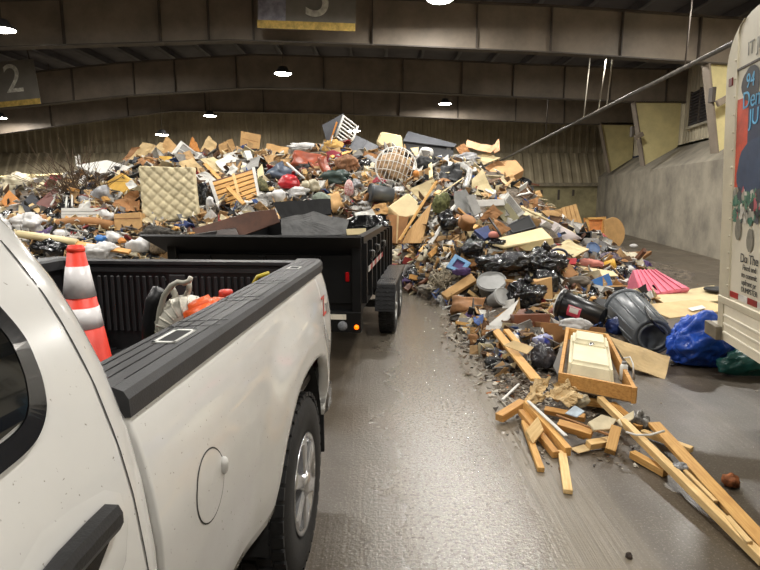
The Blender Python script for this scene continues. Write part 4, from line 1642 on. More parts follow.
# slatted crate
o = slab('slatted_crate', 'pine slatted crate side leaning right of the mattress', 'crate', [(209, 182), (255, 168), (261, 200), (221, 216)], .03, BROWNW, 28, 0, .3)
L = LASTP
for k in range(7):
    v0 = .06 + k * .135
    sub(o, L, .05, v0, .97, v0 + .1, .025, PINE, 'slat')
for u0, v0, u1, v1 in ((0, 0, .07, 1), (0, .93, 1, 1), (.94, 0, 1, 1)):
    sub(o, L, u0, v0, u1, v1, .05, WHT, 'rail')
sub(o, L, .5, 0, .56, 1, .04, PINE_L, 'batten')
stick('lath', 'pine lath lying across the slatted crate', 'board', (205, 164), (244, 204), 3.5, PINE, .5)
lump('black_bag', 'black bag between mattress and slatted crate', 'bag', (202, 197), (8, 13), BAGB, 8, .3, 4, .8, .2)
lump('tissue', 'white tissue caught beside the slatted crate', 'paper', (210, 203), (4, 6), BAGW, 9, .5, 3, .6, .35)
o = sheet('leather_cushion', 'rust brown leather sofa cushion on the crest', 'cushion', [(290, 163), (292, 149), (323, 153), (331, 173)], .3, LEATH, 30, 0, .35, warp=.06, n=14)
sheet('leather_bolster', 'narrow rust leather sofa arm at the right of the cushion', 'cushion', [(318, 156), (325, 154), (333, 171), (326, 176)], .2, LEATH, 30, 20, .5, warp=.03, n=8)
sheet('vinyl_cushion', 'folded slate blue vinyl cushion under the rust leather', 'cushion', [(262, 175), (281, 159), (301, 176), (276, 179)], .2, SLATE, 30, 0, .4, warp=.08, n=12)
rod('white_lath', 'thin white rail along the slate vinyl cushion', 'rail', [(287, 163), (304, 178)], .025, WHT, .7)
bmx = [(289, 184), (12, 9)]
o = lump('red_case', 'shiny red plastic case below the slate vinyl cushion', 'case', (289, 183), (11, 9), REDP, 12, .18, 4, .9, .35)
lump('lamp_globe', 'round pale lamp globe right of the red case', 'globe', (305.5, 184.5), (4.5, 4.5), BAGT, 13, .03, 3, 1, .45, flat=1)
for i, (c, r, m_, lab) in enumerate((((306, 147), (18, 4), BAGW, 'long white plastic strip along the crest above the leather'), ((276, 197), (9, 7), BAGW, 'white cloth bundle left of the tarp corner'),
                                     ((262, 186), (6, 8), M('olive_brush', (94, 92, 62), .9, ns=20, na=.5, bs=30, ba=1), 'clump of olive weeds right of the slatted crate'), ((336, 179), (16, 9), GREEN, 'dark green tarp bundle below the brown paper'),
                                     ((313, 187), (7, 7), BAGT, 'beige cloth ball next to the lamp globe'), ((322, 199), (9, 7), M('sage_cloth', (130, 140, 126), .8, ns=8, na=.3, ba=.4), 'sage grey cloth at the tarp edge'),
                                     ((298, 192), (10, 5), BAGW, 'pair of white rags below the red case'), ((347, 165), (11, 9), M('brown_paper', (142, 100, 70), .8, ns=6, na=.3, bs=20, ba=.5), 'crumpled brown paper heap left of the grey dresser'),
                                     ((333, 147), (10, 8), M('ochre_paper', (186, 148, 84), .8, ns=6, na=.25, bs=20, ba=.5), 'ochre cardboard crumple below the bed rail rack'))):
    lump('bundle', lab, 'bundle', c, r, m_, i + 40, .5, 4 if r[0] > 9 else 3, .7, .25)
o = lump('floral_pillow', 'red and white floral oval pillow by the tarp', 'pillow', (349, 189), (5, 10), M('floral', (214, 196, 190), .8, ns=22, na=.2, ba=.1, col2=(168, 40, 56)), 14, .1, 3, .6, .45)
sheet('cardboard_box_piece', 'squashed tan cardboard box above the tarp', 'box', [(325, 194), (338, 190), (344, 205), (333, 212)], .12, TAN, 28, 0, .35, warp=.03, n=6)
stick('pine_stick', 'short pine stick below the ochre crumple', 'board', (331, 157), (349, 152), 3, PINE, .4)
# white bed rail rack and its dark headboard on the peak
o = thing('bed_rail_rack', 'white slatted bed rail rack sticking up from the peak', 'rack', (0, 0, 0))
P, nrm = plane_pts([(336, 137), (344, 115), (358, 126), (350, 147)], 10, 0, .1, ('Y', 15.0))
o.location = P[0]
for a, b in ((P[0], P[1]), (P[3], P[2])):
    tube('rail', [a - P[0], b - P[0]], .03, WHT, o)
for k in range(7):
    a = P[0] + (P[1] - P[0]) * (k + .3) / 6.6
    b = P[3] + (P[2] - P[3]) * (k + .3) / 6.6
    tube('slat', [a - P[0], b - P[0]], .022, WHT, o)
slab('headboard', 'dark brown headboard behind the bed rail rack', 'board', [(322, 125), (344, 113), (337, 132), (327, 143)], .04, DGRY, 8, 10, 0, ('Y', 15.3))
o = bar('orange_board', 'orange wooden slat leaning on the dark headboard', 'board', atY(331, 140, 15.0), atY(337, 122, 15.0), .09, .04, ORNG)

# ---- right of the peak ------------------------------------------------------
o = slab('dresser', 'dark grey dresser lying tilted below the bed rail rack', 'dresser', [(348, 150), (356, 135), (379, 146), (368, 160)], .45, DGRY, 28, 10, .2)
for k in range(2):
    sub(o, LASTP, .06, .08 + k * .46, .94, .46 + k * .46, .012, M('dresser_front', (92, 94, 100), .5, ba=.03), 'drawer')
o = slab('armchair_shell', 'cream molded chair shell on the crest', 'chair', [(376, 142), (381, 131), (402, 135), (403, 149), (386, 150)], .3, CRM, 15, 0, .25, bev=.04)
o = slab('filing_cabinet', 'black filing cabinet lying on the crest with white label', 'cabinet', [(403, 141), (454, 145), (453, 161), (409, 155)], .5, M('cabinet_black', (40, 40, 44), .4, ns=3, na=.15, ba=.03), 12, -5, .3)
L = LASTP
for k in range(2):
    sub(o, L, .04 + k * .48, .1, .48 + k * .48, .9, .012, M('cabinet_front', (52, 52, 56), .4, ba=.03), 'drawer')
sub(o, L, .86, .2, .94, .32, .02, WHT, 'label_card')
fc = o
o = slab('cabinet_lid', None, None, [(403, 141), (408, 131), (457, 144), (454, 147)], .03, DGRY, 50, 0, .25)
adopt(o, fc)
# wire basket
c0 = sp(396, 167, .75)
o = thing('wire_basket', 'white wire basket dented and lying on its side', 'basket', c0)
k = (c0 - EYE).length / FPX
RXb, RZb = 20 * k, 21 * k
ringp = [Vector((RXb * math.cos(a), -.0, RZb * math.sin(a))) for a in [2 * math.pi * i / 28 for i in range(29)]]
tube('rim', ringp, .018, WHT, o, 6)
for i in range(-4, 5):
    f = i / 5
    h = math.sqrt(1 - f * f)
    for vert in (0, 1):
        pts = []
        for j in range(9):
            g_ = -1 + 2 * j / 8
            a_, b_ = (f, g_ * h) if vert else (g_ * h, f)
            pts.append(Vector((RXb * a_, -.28 * (1 - a_ * a_ - b_ * b_), RZb * b_)))
        if i % 2 == 0 or vert:
            tube('wire', pts, .008, WHT, o, 5)
o.rotation_euler = (-.35, .3, 0)
lump('white_helmet', 'white rounded helmet like shell on the black clutter', 'helmet', (426, 153), (8, 6), WHT, 15, .12, 4, .9, .4)
lump('black_clutter', 'black office chair seat below the white shell', 'chair seat', (425, 165), (11, 9), M('black_fabric', (30, 30, 32), .8, ns=6, na=.3, ba=.2), 16, .3, 4, .8, .25)
stick('cream_post', 'upright cream post beside the black chair seat', 'post', (430, 158), (431, 178), 3.5, CRM, .5)
lump('orange_ball', 'small orange ball right of the wire basket', 'ball', (416, 173.5), (3.5, 3.5), ORNG, 17, .03, 3, 1, .5, flat=1)
lump('paper_heap', 'crumpled tan paper inside the wire basket', 'paper', (393, 170), (17, 15), M('tan_paper', (168, 138, 104), .8, ns=8, na=.4, bs=20, ba=.8), 18, .5, 4, .6, .3)
sheet('black_cloth', 'black cloth draped right of the chair seat', 'cloth', [(438, 180), (442, 164), (460, 163), (463, 186)], .05, M('black_cloth', (24, 24, 26), .6, ns=6, na=.3, bs=12, ba=.4), 32, 0, .4, warp=.1, n=14)
lump('silver_sheet', 'silvery plastic sheet on top of the black cloth', 'plastic sheet', (466, 158), (13, 5), BAGG, 19, .5, 4, .8, .35)
rod('silver_duct', 'bent silver duct right of the black cloth', 'duct', [(462, 165), (470, 171), (468, 180), (465, 188)], .07, M('duct_silver', (176, 174, 170), .35, .5, bs=30, ba=.6), .4, n=10)
for pts, m_, lab in (([(466, 147), (467, 140), (497, 147), (491, 153)], M('peach_foam', (226, 178, 138), .8, ns=5, na=.1, ba=.1), 'peach foam slab on the right shoulder of the heap'),
                     ([(492, 147), (499, 138), (500, 150), (495, 153)], M('peach_foam'), 'peach foam tip standing beside the foam slab'),
                     ([(456, 148), (464, 143), (470, 152), (460, 156)], TAN_D, 'brown board scrap behind the silvery sheet'),
                     ([(470, 158), (488, 152), (500, 158), (478, 168)], CRM, 'torn cream mattress pad below the peach foam'),
                     ([(484, 168), (498, 160), (505, 166), (494, 176)], TAN_D, 'brown strip of board beside the lying tan box'),
                     ([(472, 180), (482, 169), (496, 197), (472, 195)], CRM, 'cream peg board with dark spots'),
                     ([(409, 189), (434, 179), (436, 187), (422, 202)], CRM, 'pale beige shutter panel below the wire basket'),
                     ([(375, 205), (386, 202), (389, 214), (366, 215)], TAN, 'tan cardboard flap right of the trailer tarp'),
                     ([(355, 213), (372, 209), (376, 214), (356, 219)], WHT, 'white foam scrap on the trailer edge'),
                     ([(479, 219), (493, 204), (503, 212), (491, 224)], TAN_D, 'brown cardboard diamond under the white rail'),
                     ([(495, 219), (512, 229), (501, 235), (492, 228)], TAN_D, 'brown cardboard flap beside the black screen'),
                     ([(524, 203), (538, 197), (539, 210), (526, 208)], TAN_D, 'brown board peak left of the fluted tan panel'),
                     ([(541, 211), (561, 209), (563, 227), (552, 221)], TAN, 'tan cardboard sheet left of the fluted panel'),
                     ([(467, 230), (482, 233), (484, 240), (470, 239)], CRM, 'cream cloth below the round hat box')):
    sheet('sheet', lab, 'sheet', pts, .03, m_, 26, random.uniform(-12, 12), .25, warp=.03, n=6)
o = slab('cardboard_box', 'tan cardboard box lying on the right shoulder', 'box', [(489, 171), (500, 161), (516, 160), (524, 170), (509, 178)], .25, M('peach_box', (206, 160, 112), .8, ns=5, na=.12, ba=.05), 48, 0, .3)
o = slab('sheet_metal', 'crumpled grey metal sheet standing in the heap', 'metal sheet', [(454, 192), (466, 189), (479, 210), (472, 220), (455, 211)], .03, ZINC, 25, 20, .35)
slab('metal_flap', 'second grey metal sheet folded beside the crumpled one', 'metal sheet', [(466, 196), (474, 194), (482, 212), (474, 216)], .02, GRY, 25, -25, .45)
o = slab('cream_appliance', 'cream plastic appliance housing below the shutter', 'appliance', [(387, 207), (408, 192), (421, 204), (418, 215), (401, 219)], .3, CRM, 30, 0, .4, bev=.03)
o = slab('cardboard_box', 'brown cardboard box below the cream appliance', 'box', [(388, 214), (409, 217), (402, 244), (392, 243)], .3, TAN_D, 20, 10, .35)
sub(o, LASTP, .42, 0, .52, 1, .004, TAN_L, 'tape')
slab('plywood', 'plywood offcut leaning beside the long timber', 'plywood', [(432, 202), (422, 243), (402, 243), (407, 232)], .025, PLY, 28, -10, .45)
stick('timber', 'long timber sloping down the heap beside plywood', 'timber', (436, 182), (399, 241), 5, PINE, .65)
stick('white_pole', 'white painted pole leaning below the grey metal sheet', 'pole', (454, 206), (430, 244), 5, WHT, .5)
stick('dark_pole', 'dark bar lying across the shutter panel', 'bar', (459, 183), (418, 204), 3.5, DGRY, .45)
stick('beige_lath', 'thin beige lath crossing above the dark bar', 'board', (463, 178), (437, 196), 2.5, CRM, .6)
lump('green_plant', 'mossy green plant rubbish between plywood and pole', 'plant', (441, 205), (8, 12), M('moss', (104, 106, 66), .9, ns=16, na=.5, bs=30, ba=1), 21, .5, 4, .7, .3)
o = slab('white_rail', 'white horizontal rail below the peg board', 'rail', [(474, 200), (504, 199), (505, 205), (476, 207)], .06, WHT, 15, 0, .45)
o = slab('louvre_panel', 'white louvred panel leaning beside the cream foam block', 'panel', [(504, 198), (508, 192), (525, 213), (515, 219)], .05, WHT, 25, 20, .45)
for k in range(7):
    sub(o, LASTP, .1 + k * .12, .12, .16 + k * .12, .88, .012, GRY, 'louvre')
o = slab('olive_crate', 'olive green crate behind the louvred panel', 'crate', [(492, 206), (508, 203), (520, 218), (506, 224)], .2, M('olive_paint', (124, 118, 88), .6, ns=4, na=.15, ba=.05), 25, 0, .15)
o = slab('black_screen', 'black flat screen lying above the cream foam block', 'screen', [(506, 226), (529, 215), (536, 227), (513, 233)], .06, BLK, 40, 0, .35)
for u0, v0, u1, v1 in ((0, 0, 1, .05), (0, .95, 1, 1), (0, 0, .04, 1), (.96, 0, 1, 1)):
    sub(o, LASTP, u0, v0, u1, v1, .01, DGRY, 'bezel')
sheet('mattress_pad', 'long pale pinkish mattress pad sloping down the right flank', 'mattress', [(526, 213), (538, 213), (583, 238), (568, 245)], .09, M('pinkish_pad', (206, 196, 194), .7, ns=4, na=.12, ba=.15), 34, 0, .3, warp=.05, n=12)
rod('pad_edge_pole', 'thin pale pole along the mattress pad', 'pole', [(521, 207), (545, 219), (575, 234)], .025, CRM, .45)
o = slab('fluted_panel', 'fluted tan board panel standing near the back wall', 'panel', [(561, 208), (576, 204), (584, 229), (565, 231)], .06, TAN_D, 12, 0, .2)
for k in range(4):
    sub(o, LASTP, .02 + k * .25, 0, .24 + k * .25, 1, .02, TAN, 'board')
o = slab('wooden_tray', 'wooden tray with orange bottom beside the round tabletop', 'tray', [(584, 218), (605, 217), (603, 238), (587, 231)], .03, M('tray_orange', (206, 132, 74), .6, ns=5, na=.2, ba=.05), 12, 15, .2)
for u0, v0, u1, v1 in ((0, 0, 1, .13), (0, .87, 1, 1), (0, 0, .14, 1), (.86, 0, 1, 1)):
    sub(o, LASTP, u0, v0, u1, v1, .05, PINE, 'rim')
pts = [(613 + 12 * math.cos(a), 233 + 16 * math.sin(a)) for a in [-math.pi / 2 + math.pi * i / 10 for i in range(11)]] + [(606, 247), (604, 220)]
o = slab('round_tabletop', 'round tan tabletop standing on edge by the tray', 'tabletop', pts, .03, TAN, 8, 25, .15)
o = slab('old_monitor', 'black monitor facing up near the mattress pad end', 'monitor', [(573, 233), (592, 231), (592, 241), (580, 244)], .2, M('monitor_black', (34, 34, 36), .4, ba=.05), 35, 0, .2)
sub(o, LASTP, .1, .12, .9, .85, .006, GLASS, 'glass')

# ---- centre: bags, boxes --------------------------------------------------------
for i, (c, r, lab, kn) in enumerate((((472, 249), (12, 12), 'round shiny black bag above the blue picture frame', True), ((505, 267), (27, 14), 'big black bag lying on the brown box', False),
                                     ((543, 263), (21, 15), 'crumpled glossy black bag left of the red panel', True), ((525, 297), (19, 16), 'black bag in front of the brown cardboard box', True),
                                     ((447, 222), (9, 13), 'black bag below the moss plant', False), ((497, 244), (9, 6), 'small black bag against the cream foam block', False),
                                     ((545, 284), (13, 14), 'black bag right of the brown cardboard box', False))):
    lump('black_bag', lab, 'bag', c, r, BAGB, i + 60, .42, 5 if r[0] > 15 else 4, .9, .25, knot=kn)
o = slab('foam_block', 'long cream foam block across the middle of the heap', 'foam block', [(484, 241), (542, 227), (553, 238), (504, 247)], .05, CRM, 62, 0, .35, bev=.02)
slab('foam_block', 'darker front face of the long cream foam block', 'foam block', [(503, 246), (553, 238), (554, 244), (537, 251), (504, 250)], .2, M('foam_tan', (198, 176, 128), .8, ns=4, na=.15, ba=.08), 10, 0, .3)  # front of the same block, toned darker than its top
sheet('yellow_sheet', 'pale yellow sheet right of the foam block', 'sheet', [(544, 251), (568, 240), (589, 249), (568, 259)], .03, CRM, 55, 0, .3, warp=.02, n=6)
o = bpy.data.objects.new('hat_box', None)
c0 = sp(467, 223, .5)
o = lathe('hat_box', [(.0001, .1), (.13, .1), (.14, .09), (.14, .05), (.128, .045), (.128, -.09), (.0001, -.09)], TAN_D, None, 24, 'Z', c0)
o.rotation_euler = (.5, .3, 0)
tag(o, 'round tan hat box below the grey metal sheets', 'box')
slab('navy_box', 'navy blue plastic box beside the hat box', 'box', [(474, 230), (488, 225), (492, 235), (485, 239)], .12, NAVY, 40, 0, .45)
rod('bent_metal_bar', 'bent black metal frame over the navy box', 'metal frame', [(483, 224), (489, 218), (497, 229), (501, 236)], .02, BLK, .6)
lump('pink_ball', 'pink soft ball in front of the navy box', 'ball', (494, 235), (6, 4), SALM, 22, .1, 3, 1, .45)
o = slab('picture_frame', 'blue picture frame lying on purple cloth', 'picture frame', [(446, 268), (455, 255), (471, 264), (462, 274)], .02, PURP, 45, 0, .3)
for u0, v0, u1, v1 in ((0, 0, 1, .24), (0, .76, 1, 1), (0, .24, .2, .76), (.8, .24, 1, .76)):
    sub(o, LASTP, u0, v0, u1, v1, .03, M('frame_blue', (84, 134, 176), .5, ba=.03), 'frame_side')
lump('purple_cloth', 'purple cloth in front of the picture frame', 'cloth', (462, 272), (9, 5), PURP, 23, .4, 4, .8, .3)
c0 = sp(445, 278, .2)
o = bmesh.new()
rnd = random.Random(9)
for i in range(34):
    st = Vector((rnd.gauss(0, .09), rnd.gauss(-.05, .05), rnd.gauss(0, .07)))
    pts = [st]
    for j in range(5):
        pts.append(pts[-1] + Vector((rnd.gauss(0, .05), rnd.gauss(0, .03), rnd.gauss(0, .05))))
    tube_bm(o, pts, .011, 5)
o = bmobj('rope_tangle', o, M('rope', (186, 176, 156), .9, ns=10, na=.3, ba=.2), None, c0)
tag(o, 'tangle of pale rope left of the purple cloth', 'rope')
lump('shredded_pile', 'pale shredded packing under the rope tangle', 'packing', (443, 280), (13, 10), M('shred', (150, 140, 120), .9, ns=20, na=.5, bs=30, ba=1), 24, .5, 4, .7, .05)
o = slab('cardboard_strip', 'long brown cardboard carton at the heap foot', 'box', [(441, 293), (471, 273), (477, 280), (447, 298)], .09, TAN, 40, -10, .25)
o = sheet('paper_bag', 'crushed brown paper bag at the heap foot', 'bag', [(453, 310), (456, 293), (487, 296), (483, 312)], .16, M('kraft_paper', (146, 104, 66), .75, ns=5, na=.2, bs=18, ba=.4), 30, 10, .5, warp=.05, n=12)
lump('grey_cloth', 'grey wool cloth above the paper bag', 'cloth', (430, 290), (13, 6), M('wool', (122, 116, 106), .95, ns=14, na=.4, bs=30, ba=.8), 25, .5, 4, .9, .05)
o = slab('cardboard_box', 'large brown cardboard box under the big black bag', 'box', [(505, 279), (539, 283), (539, 304), (505, 296)], .35, TAN_D, 8, -20, .35)
sub(o, LASTP, .0, .0, 1, .14, .01, TAN, 'flap')
slab('cardboard_box', 'lighter right side of the large brown cardboard box', 'box', [(539, 281), (552, 277), (553, 300), (540, 305)], .3, TAN, 8, 30, .4)  # side of the same box, toned lighter than its front
fc = slab('cabinet', 'red brown wooden cabinet lying beside the white board', 'cabinet', [(514, 315), (550, 314), (550, 334), (515, 335)], .25, M('mahogany', (110, 62, 38), .45, ns=4, na=.25, ba=.08), 10, 0, .3)
o = slab('cabinet_lid', None, None, [(520, 309), (541, 307), (551, 314), (514, 315)], .03, M('mahogany'), 65, 0, .3)
adopt(o, fc)


def bin_(name, label, mat, a, b, r0, r1, rimside, off0=0., za=.3, zb=.3, ribs=0):
    """open bin between world points a (mouth) and b (base)"""
    d = b - a
    Ln = d.length
    ez = d.normalized()
    m = Matrix((ez.orthogonal().normalized(), ez.cross(ez.orthogonal().normalized()), ez)).transposed().to_4x4()
    m.translation = a
    t = thing(name, label, 'bin')
    t.matrix_world = m
    lathe('body', [(r0 - .012, .25 * Ln), (r0 - .012, .0), (r0, .0), (r0, .05 * Ln), (r1, Ln), (r1 * .9, Ln + .004), (r1 * .85, Ln - .006), (.0001, Ln - .006)], mat, t, 36)
    lathe('rim', [(r0, -.01), (r0 + .02, -.01), (r0 + .028, .02), (r0 + .02, .06), (r0, .06)], mat, t, 36)
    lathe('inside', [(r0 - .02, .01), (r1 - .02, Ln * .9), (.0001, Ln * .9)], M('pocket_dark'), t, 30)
    for i in range(ribs):
        an = 2 * math.pi * i / ribs
        c_, s_ = math.cos(an), math.sin(an)
        tube('rib', [(r0 * c_, r0 * s_, .1 * Ln), ((r1 + .004) * c_, (r1 + .004) * s_, Ln * .96)], .012, mat, t, 5)
    return t


def bucket(label, c, rpx, hpx, mat, rot, off=.2, at=None):
    p = sp(*c, off) if at is None else atZ(c[0], c[1], at)
    k = (p - EYE).length / FPX
    R, Hh = rpx * k, hpx * k
    t = thing('bucket', label, 'bucket', p)
    t.rotation_euler = rot
    lathe('body', [(R * .8, -Hh / 2), (R * .97, Hh / 2 - .03), (R * 1.0, Hh / 2), (R * .93, Hh / 2), (R * .75, -Hh / 2 + .02), (.0001, -Hh / 2 + .02), (.0001, -Hh / 2)], mat, t, 28)
    lathe('rim', [(R * .97, Hh / 2 - .05), (R * 1.05, Hh / 2 - .045), (R * 1.05, Hh / 2 - .02), (R * .98, Hh / 2 - .02)], mat, t, 28)
    return t


bucket('dark grey bucket lying sideways left of the cream appliance', (381, 194), 9, 24, M('bin_grey', (74, 78, 82), .35, ns=4, na=.15, ba=.05), (.3, -1.45, 0), .5)
bucket('grey tub behind the crushed paper bag', (492, 288), 14, 20, M('tub_grey', (128, 128, 126), .5, ns=4, na=.12, ba=.05), (.5, -.2, 0), .2)
bucket('light grey bucket beside the black bag', (498, 299), 9, 18, M('tub_light', (170, 170, 168), .5, ns=4, na=.12, ba=.05), (.9, .7, 0), .3)
bucket('yellow bucket beside the salmon cloth', (610, 266), 6, 10, M('bucket_yellow', (206, 160, 50), .45, ns=4, na=.12, ba=.05), (.3, 1.3, 0), .2)
bucket('blue bucket behind the grey plastic film', (590, 252), 6, 16, M('bucket_blue', (70, 96, 136), .45, ba=.05), (.9, .2, 0), .2)

# hoop
c0 = sp(558, 255, .35)
bm = bmesh.new()
k = (c0 - EYE).length / FPX
tube_bm(bm, [Vector((8.5 * k * math.cos(a), 0, 5.5 * k * math.sin(a))) for a in [2 * math.pi * i / 24 for i in range(25)]], .022, 8)
o = bmobj('hoop', bm, M('hoop_blue', (44, 52, 74), .4, ba=0), None, c0, True)
tag(o, 'dark blue ring lying on the yellow sheet', 'ring')
sheet('plastic_film', 'clear grey plastic film left of the floor opening', 'plastic sheet', [(595, 237), (624, 251), (622, 264), (597, 247)], .012, BAGG, 35, 10, .2, warp=.05, n=10)
lump('mixed_cloth', 'purple grey clothing heap under the plastic film', 'clothes', (608, 258), (13, 5), M('mauve_cloth', (110, 100, 112), .9, ns=18, na=.5, bs=25, ba=.8), 26, .5, 4, .9, .1)
slab('red_board', 'bright red plastic panel beside the glossy bag', 'panel', [(552, 259), (577, 258), (576, 264), (555, 264)], .04, REDP, 40, 0, .3)
lump('salmon_cloth', 'salmon pink cloth in front of the yellow bucket', 'cloth', (590, 264), (14, 5), SALM, 27, .3, 4, .9, .15)
slab('cardboard_box', 'open brown carton right of the red panel', 'box', [(558, 263), (568, 261), (578, 274), (566, 280)], .15, TAN_D, 45, 0, .25)
slab('cream_board', 'flat cream panel in front of the salmon cloth', 'panel', [(573, 265), (613, 271), (619, 276), (581, 275)], .03, CRM, 60, 0, .2)
lump('brown_sack', 'brown grey sack left of the blue crate', 'bag', (579, 283), (15, 7), M('sack_brown', (92, 82, 70), .7, ns=8, na=.3, bs=18, ba=.5), 28, .3, 4, .9, .15)
o = slab('blue_crate', 'small bright blue crate on the open carton', 'crate', [(592, 280), (609, 273), (613, 285), (596, 290)], .15, BLUE, 25, 15, .25)
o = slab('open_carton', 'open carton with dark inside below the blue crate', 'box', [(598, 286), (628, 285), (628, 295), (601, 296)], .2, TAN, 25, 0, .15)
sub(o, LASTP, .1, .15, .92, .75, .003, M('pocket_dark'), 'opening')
lump('white_sack_small', 'small white lump beside the pink tub', 'bag', (630, 271), (5, 5), BAGW, 29, .3, 3, .9, .1)

# pink tub upside down
def quad_box(name, label, cat, base, top, mat, group=None):
    """solid from four base world points and four top world points"""
    c = sum(base, Vector()) / 4
    vs = [p - c for p in base] + [p - c for p in top]
    o = bmesh.new()
    bv = [o.verts.new(v) for v in vs]
    for f in ((3, 2, 1, 0), (4, 5, 6, 7), (0, 1, 5, 4), (1, 2, 6, 5), (2, 3, 7, 6), (3, 0, 4, 7)):
        o.faces.new([bv[i] for i in f])
    bmesh.ops.bevel(o, geom=o.edges[:], offset=.03, segments=3, affect='EDGES')
    return tag(bmobj(name, o, mat, None, c), label, cat, group)


o = slab('pink_tub', 'pink plastic tub lying upside down behind the grey trash can', 'tub', [(633, 269), (657, 269), (692, 288), (641, 298)], .34, PINKF, 48, 0, .0, ('Z', .36), bev=.03)
L = LASTP
for k in range(6):
    sub(o, L, .12 + k * .14, .04, .17 + k * .14, .96, .02, PINKF, 'rib')
o2 = slab('tub_end', None, None, [(624, 299), (633, 269), (642, 299)], .25, PINKF, 12, -25, .0, ('Z', .26))
adopt(o2, o)

# flat panels on the floor
slab('white_board', 'flat white board on the floor beside the box truck', 'board', [(656, 295), (714, 285), (728, 300), (660, 305)], .03, CRM, 88, 0, 0, ('Z', .16))
o = slab('cardboard_sheet', 'flat tan cardboard sheet resting on the blue tarp', 'cardboard', [(638, 305), (700, 299), (723, 305), (721, 311), (670, 318)], .015, TAN_L, 80, 0, 0, ('Z', .42))
slab('paper', 'white paper stuck on the flat tan cardboard', 'paper', [(688, 308), (702, 305), (706, 308), (692, 311)], .004, WHT, 80, 0, 0, ('Z', .43), bev=0)
c0 = atZ(718, 291, .2)
o = lathe('black_disc', [(.0001, 0), (.2, 0), (.22, .03), (.2, .05), (.17, .03), (.0001, .03)], BLK, None, 28, 'Z', c0)
tag(o, 'round black disc on the white board', 'disc')

# grey trash can lying, base towards the viewer
a, b = atZ(626, 309, .34), atZ(653, 337, .25)
tcn = bin_('trash_can', 'dark grey ribbed trash can lying before the pink tub', M('can_grey', (92, 96, 100), .35, ns=4, na=.12, ba=.05), a, b, .25, .205, 0, ribs=12)
rn = lathe('base_ring', [(.16, 0), (.16, .012), (.13, .012), (.13, 0)], M('can_grey'), tcn, 30, 'Z', (0, 0, (b - a).length))
for s_ in (-1, 1):
    tube('handle', [(s_ * .24, -.08, .12), (s_ * .29, -.06, .12), (s_ * .29, .06, .12), (s_ * .24, .08, .12)], .014, M('can_grey'), tcn, 6)
rod_pts = [atZ(643, 303, .5), atZ(651, 320, .5), atZ(664, 333, .3), atZ(668, 345, .1), atZ(646, 350, .06), atZ(664, 342, .05), atZ(692, 353, .03), atZ(684, 362, .02), atZ(668, 366, .02)]
pts = []
for i in range(len(rod_pts) - 1):
    for k in range(5):
        pts.append(rod_pts[i].lerp(rod_pts[i + 1], k / 5))
o = tube('cable', pts, .014, BLACKP, None, 7)
tag(o, 'thick black cable draped over the grey trash can', 'cable')
# black bin with sticker
a, b = atZ(561, 303, .42), atZ(603, 318, .30)
bb = bin_('black_bin', 'black kitchen bin with red and white sticker lying on its side', M('bin_black', (26, 26, 28), .3, ns=4, na=.1, ba=.02), a, b, .17, .135, 0)
bm_ = (b - a).normalized()
lathe('pale_rim', [(.171, -.012), (.192, -.012), (.194, .012), (.171, .012)], M('rim_grey', (190, 188, 182), .4, ba=0), bb, 36)
inv = bb.matrix_world.inverted()
vdir = (inv @ EYE - Vector((0, 0, .25)))
an = math.atan2(vdir.y, vdir.x) + .35
Ln = (b - a).length
for nm, a0, a1, z0, z1, mt, r_ in (('sticker', -.45, .45, .28, .58, M('sticker_pink', (204, 70, 96), .5, ns=30, na=.2, ba=0), .004), ('sticker_text', -.3, .1, .33, .53, WHT, .006), ('sticker_text', -.4, -.33, .3, .56, WHT, .006)):
    vs, fs = [], []
    for i in range(7):
        q = an + a0 + (a1 - a0) * i / 6
        for z in (z0, z1):
            rr_ = .17 + (.135 - .17) * z + r_
            vs.append((rr_ * math.cos(q), rr_ * math.sin(q), z * Ln))
        if i:
            fs.append((2 * i - 2, 2 * i - 1, 2 * i + 1, 2 * i))
    meshobj(nm, vs, fs, mt, bb)
lump('white_bag', 'white shopping bag stuffed in the low brown carton', 'bag', (575, 325), (16, 7), BAGW, 31, .4, 4, 1.0, 0, ('Z', .33))
slab('brown_carton', 'low brown carton holding the white shopping bag', 'box', [(541, 322), (606, 328), (604, 346), (545, 345)], .35, TAN_D, 12, 0, .0, ('Z', .16))
lump('blue_bag', 'dark blue bag between black bin and grey trash can', 'bag', (615, 327), (8, 10), NAVY, 32, .3, 4, 1.0, 0, ('Z', .2))
slab('plastic_tray', 'black plastic trays behind the black bin', 'tray', [(588, 296), (628, 303), (640, 312), (604, 308)], .04, M('tray_black', (30, 30, 32), .3, ba=0), 70, 0, 0, ('Z', .38))
sheet('cardboard_leaf', 'torn tan cardboard flap in front of the grey trash can', 'cardboard', [(609, 336), (670, 358), (664, 380), (632, 366)], .012, TAN_L, 62, 0, 0, ('Z', .12), warp=.02, n=8)

# blue and green tarps
TARPB = M('blue_tarp', (38, 84, 188), .35, ns=6, na=.25, bs=18, ba=.8)
lump('blue_tarp', 'crumpled bright blue tarp beside the box truck step', 'tarp', (702, 343), (34, 28), TARPB, 33, .38, 5, .8, 0, ('Z', .22))
lump('blue_tarp_fold', 'low fold of blue tarp in front of the tarp heap', 'tarp', (712, 357), (18, 12), TARPB, 35, .38, 4, .8, 0, ('Z', .08))
lump('green_tarp', 'crumpled dark teal tarp under the box truck', 'tarp', (750, 364), (26, 14), M('teal_tarp', (24, 84, 78), .4, ns=6, na=.25, bs=18, ba=.8), 34, .38, 4, .9, 0, ('Z', .12))

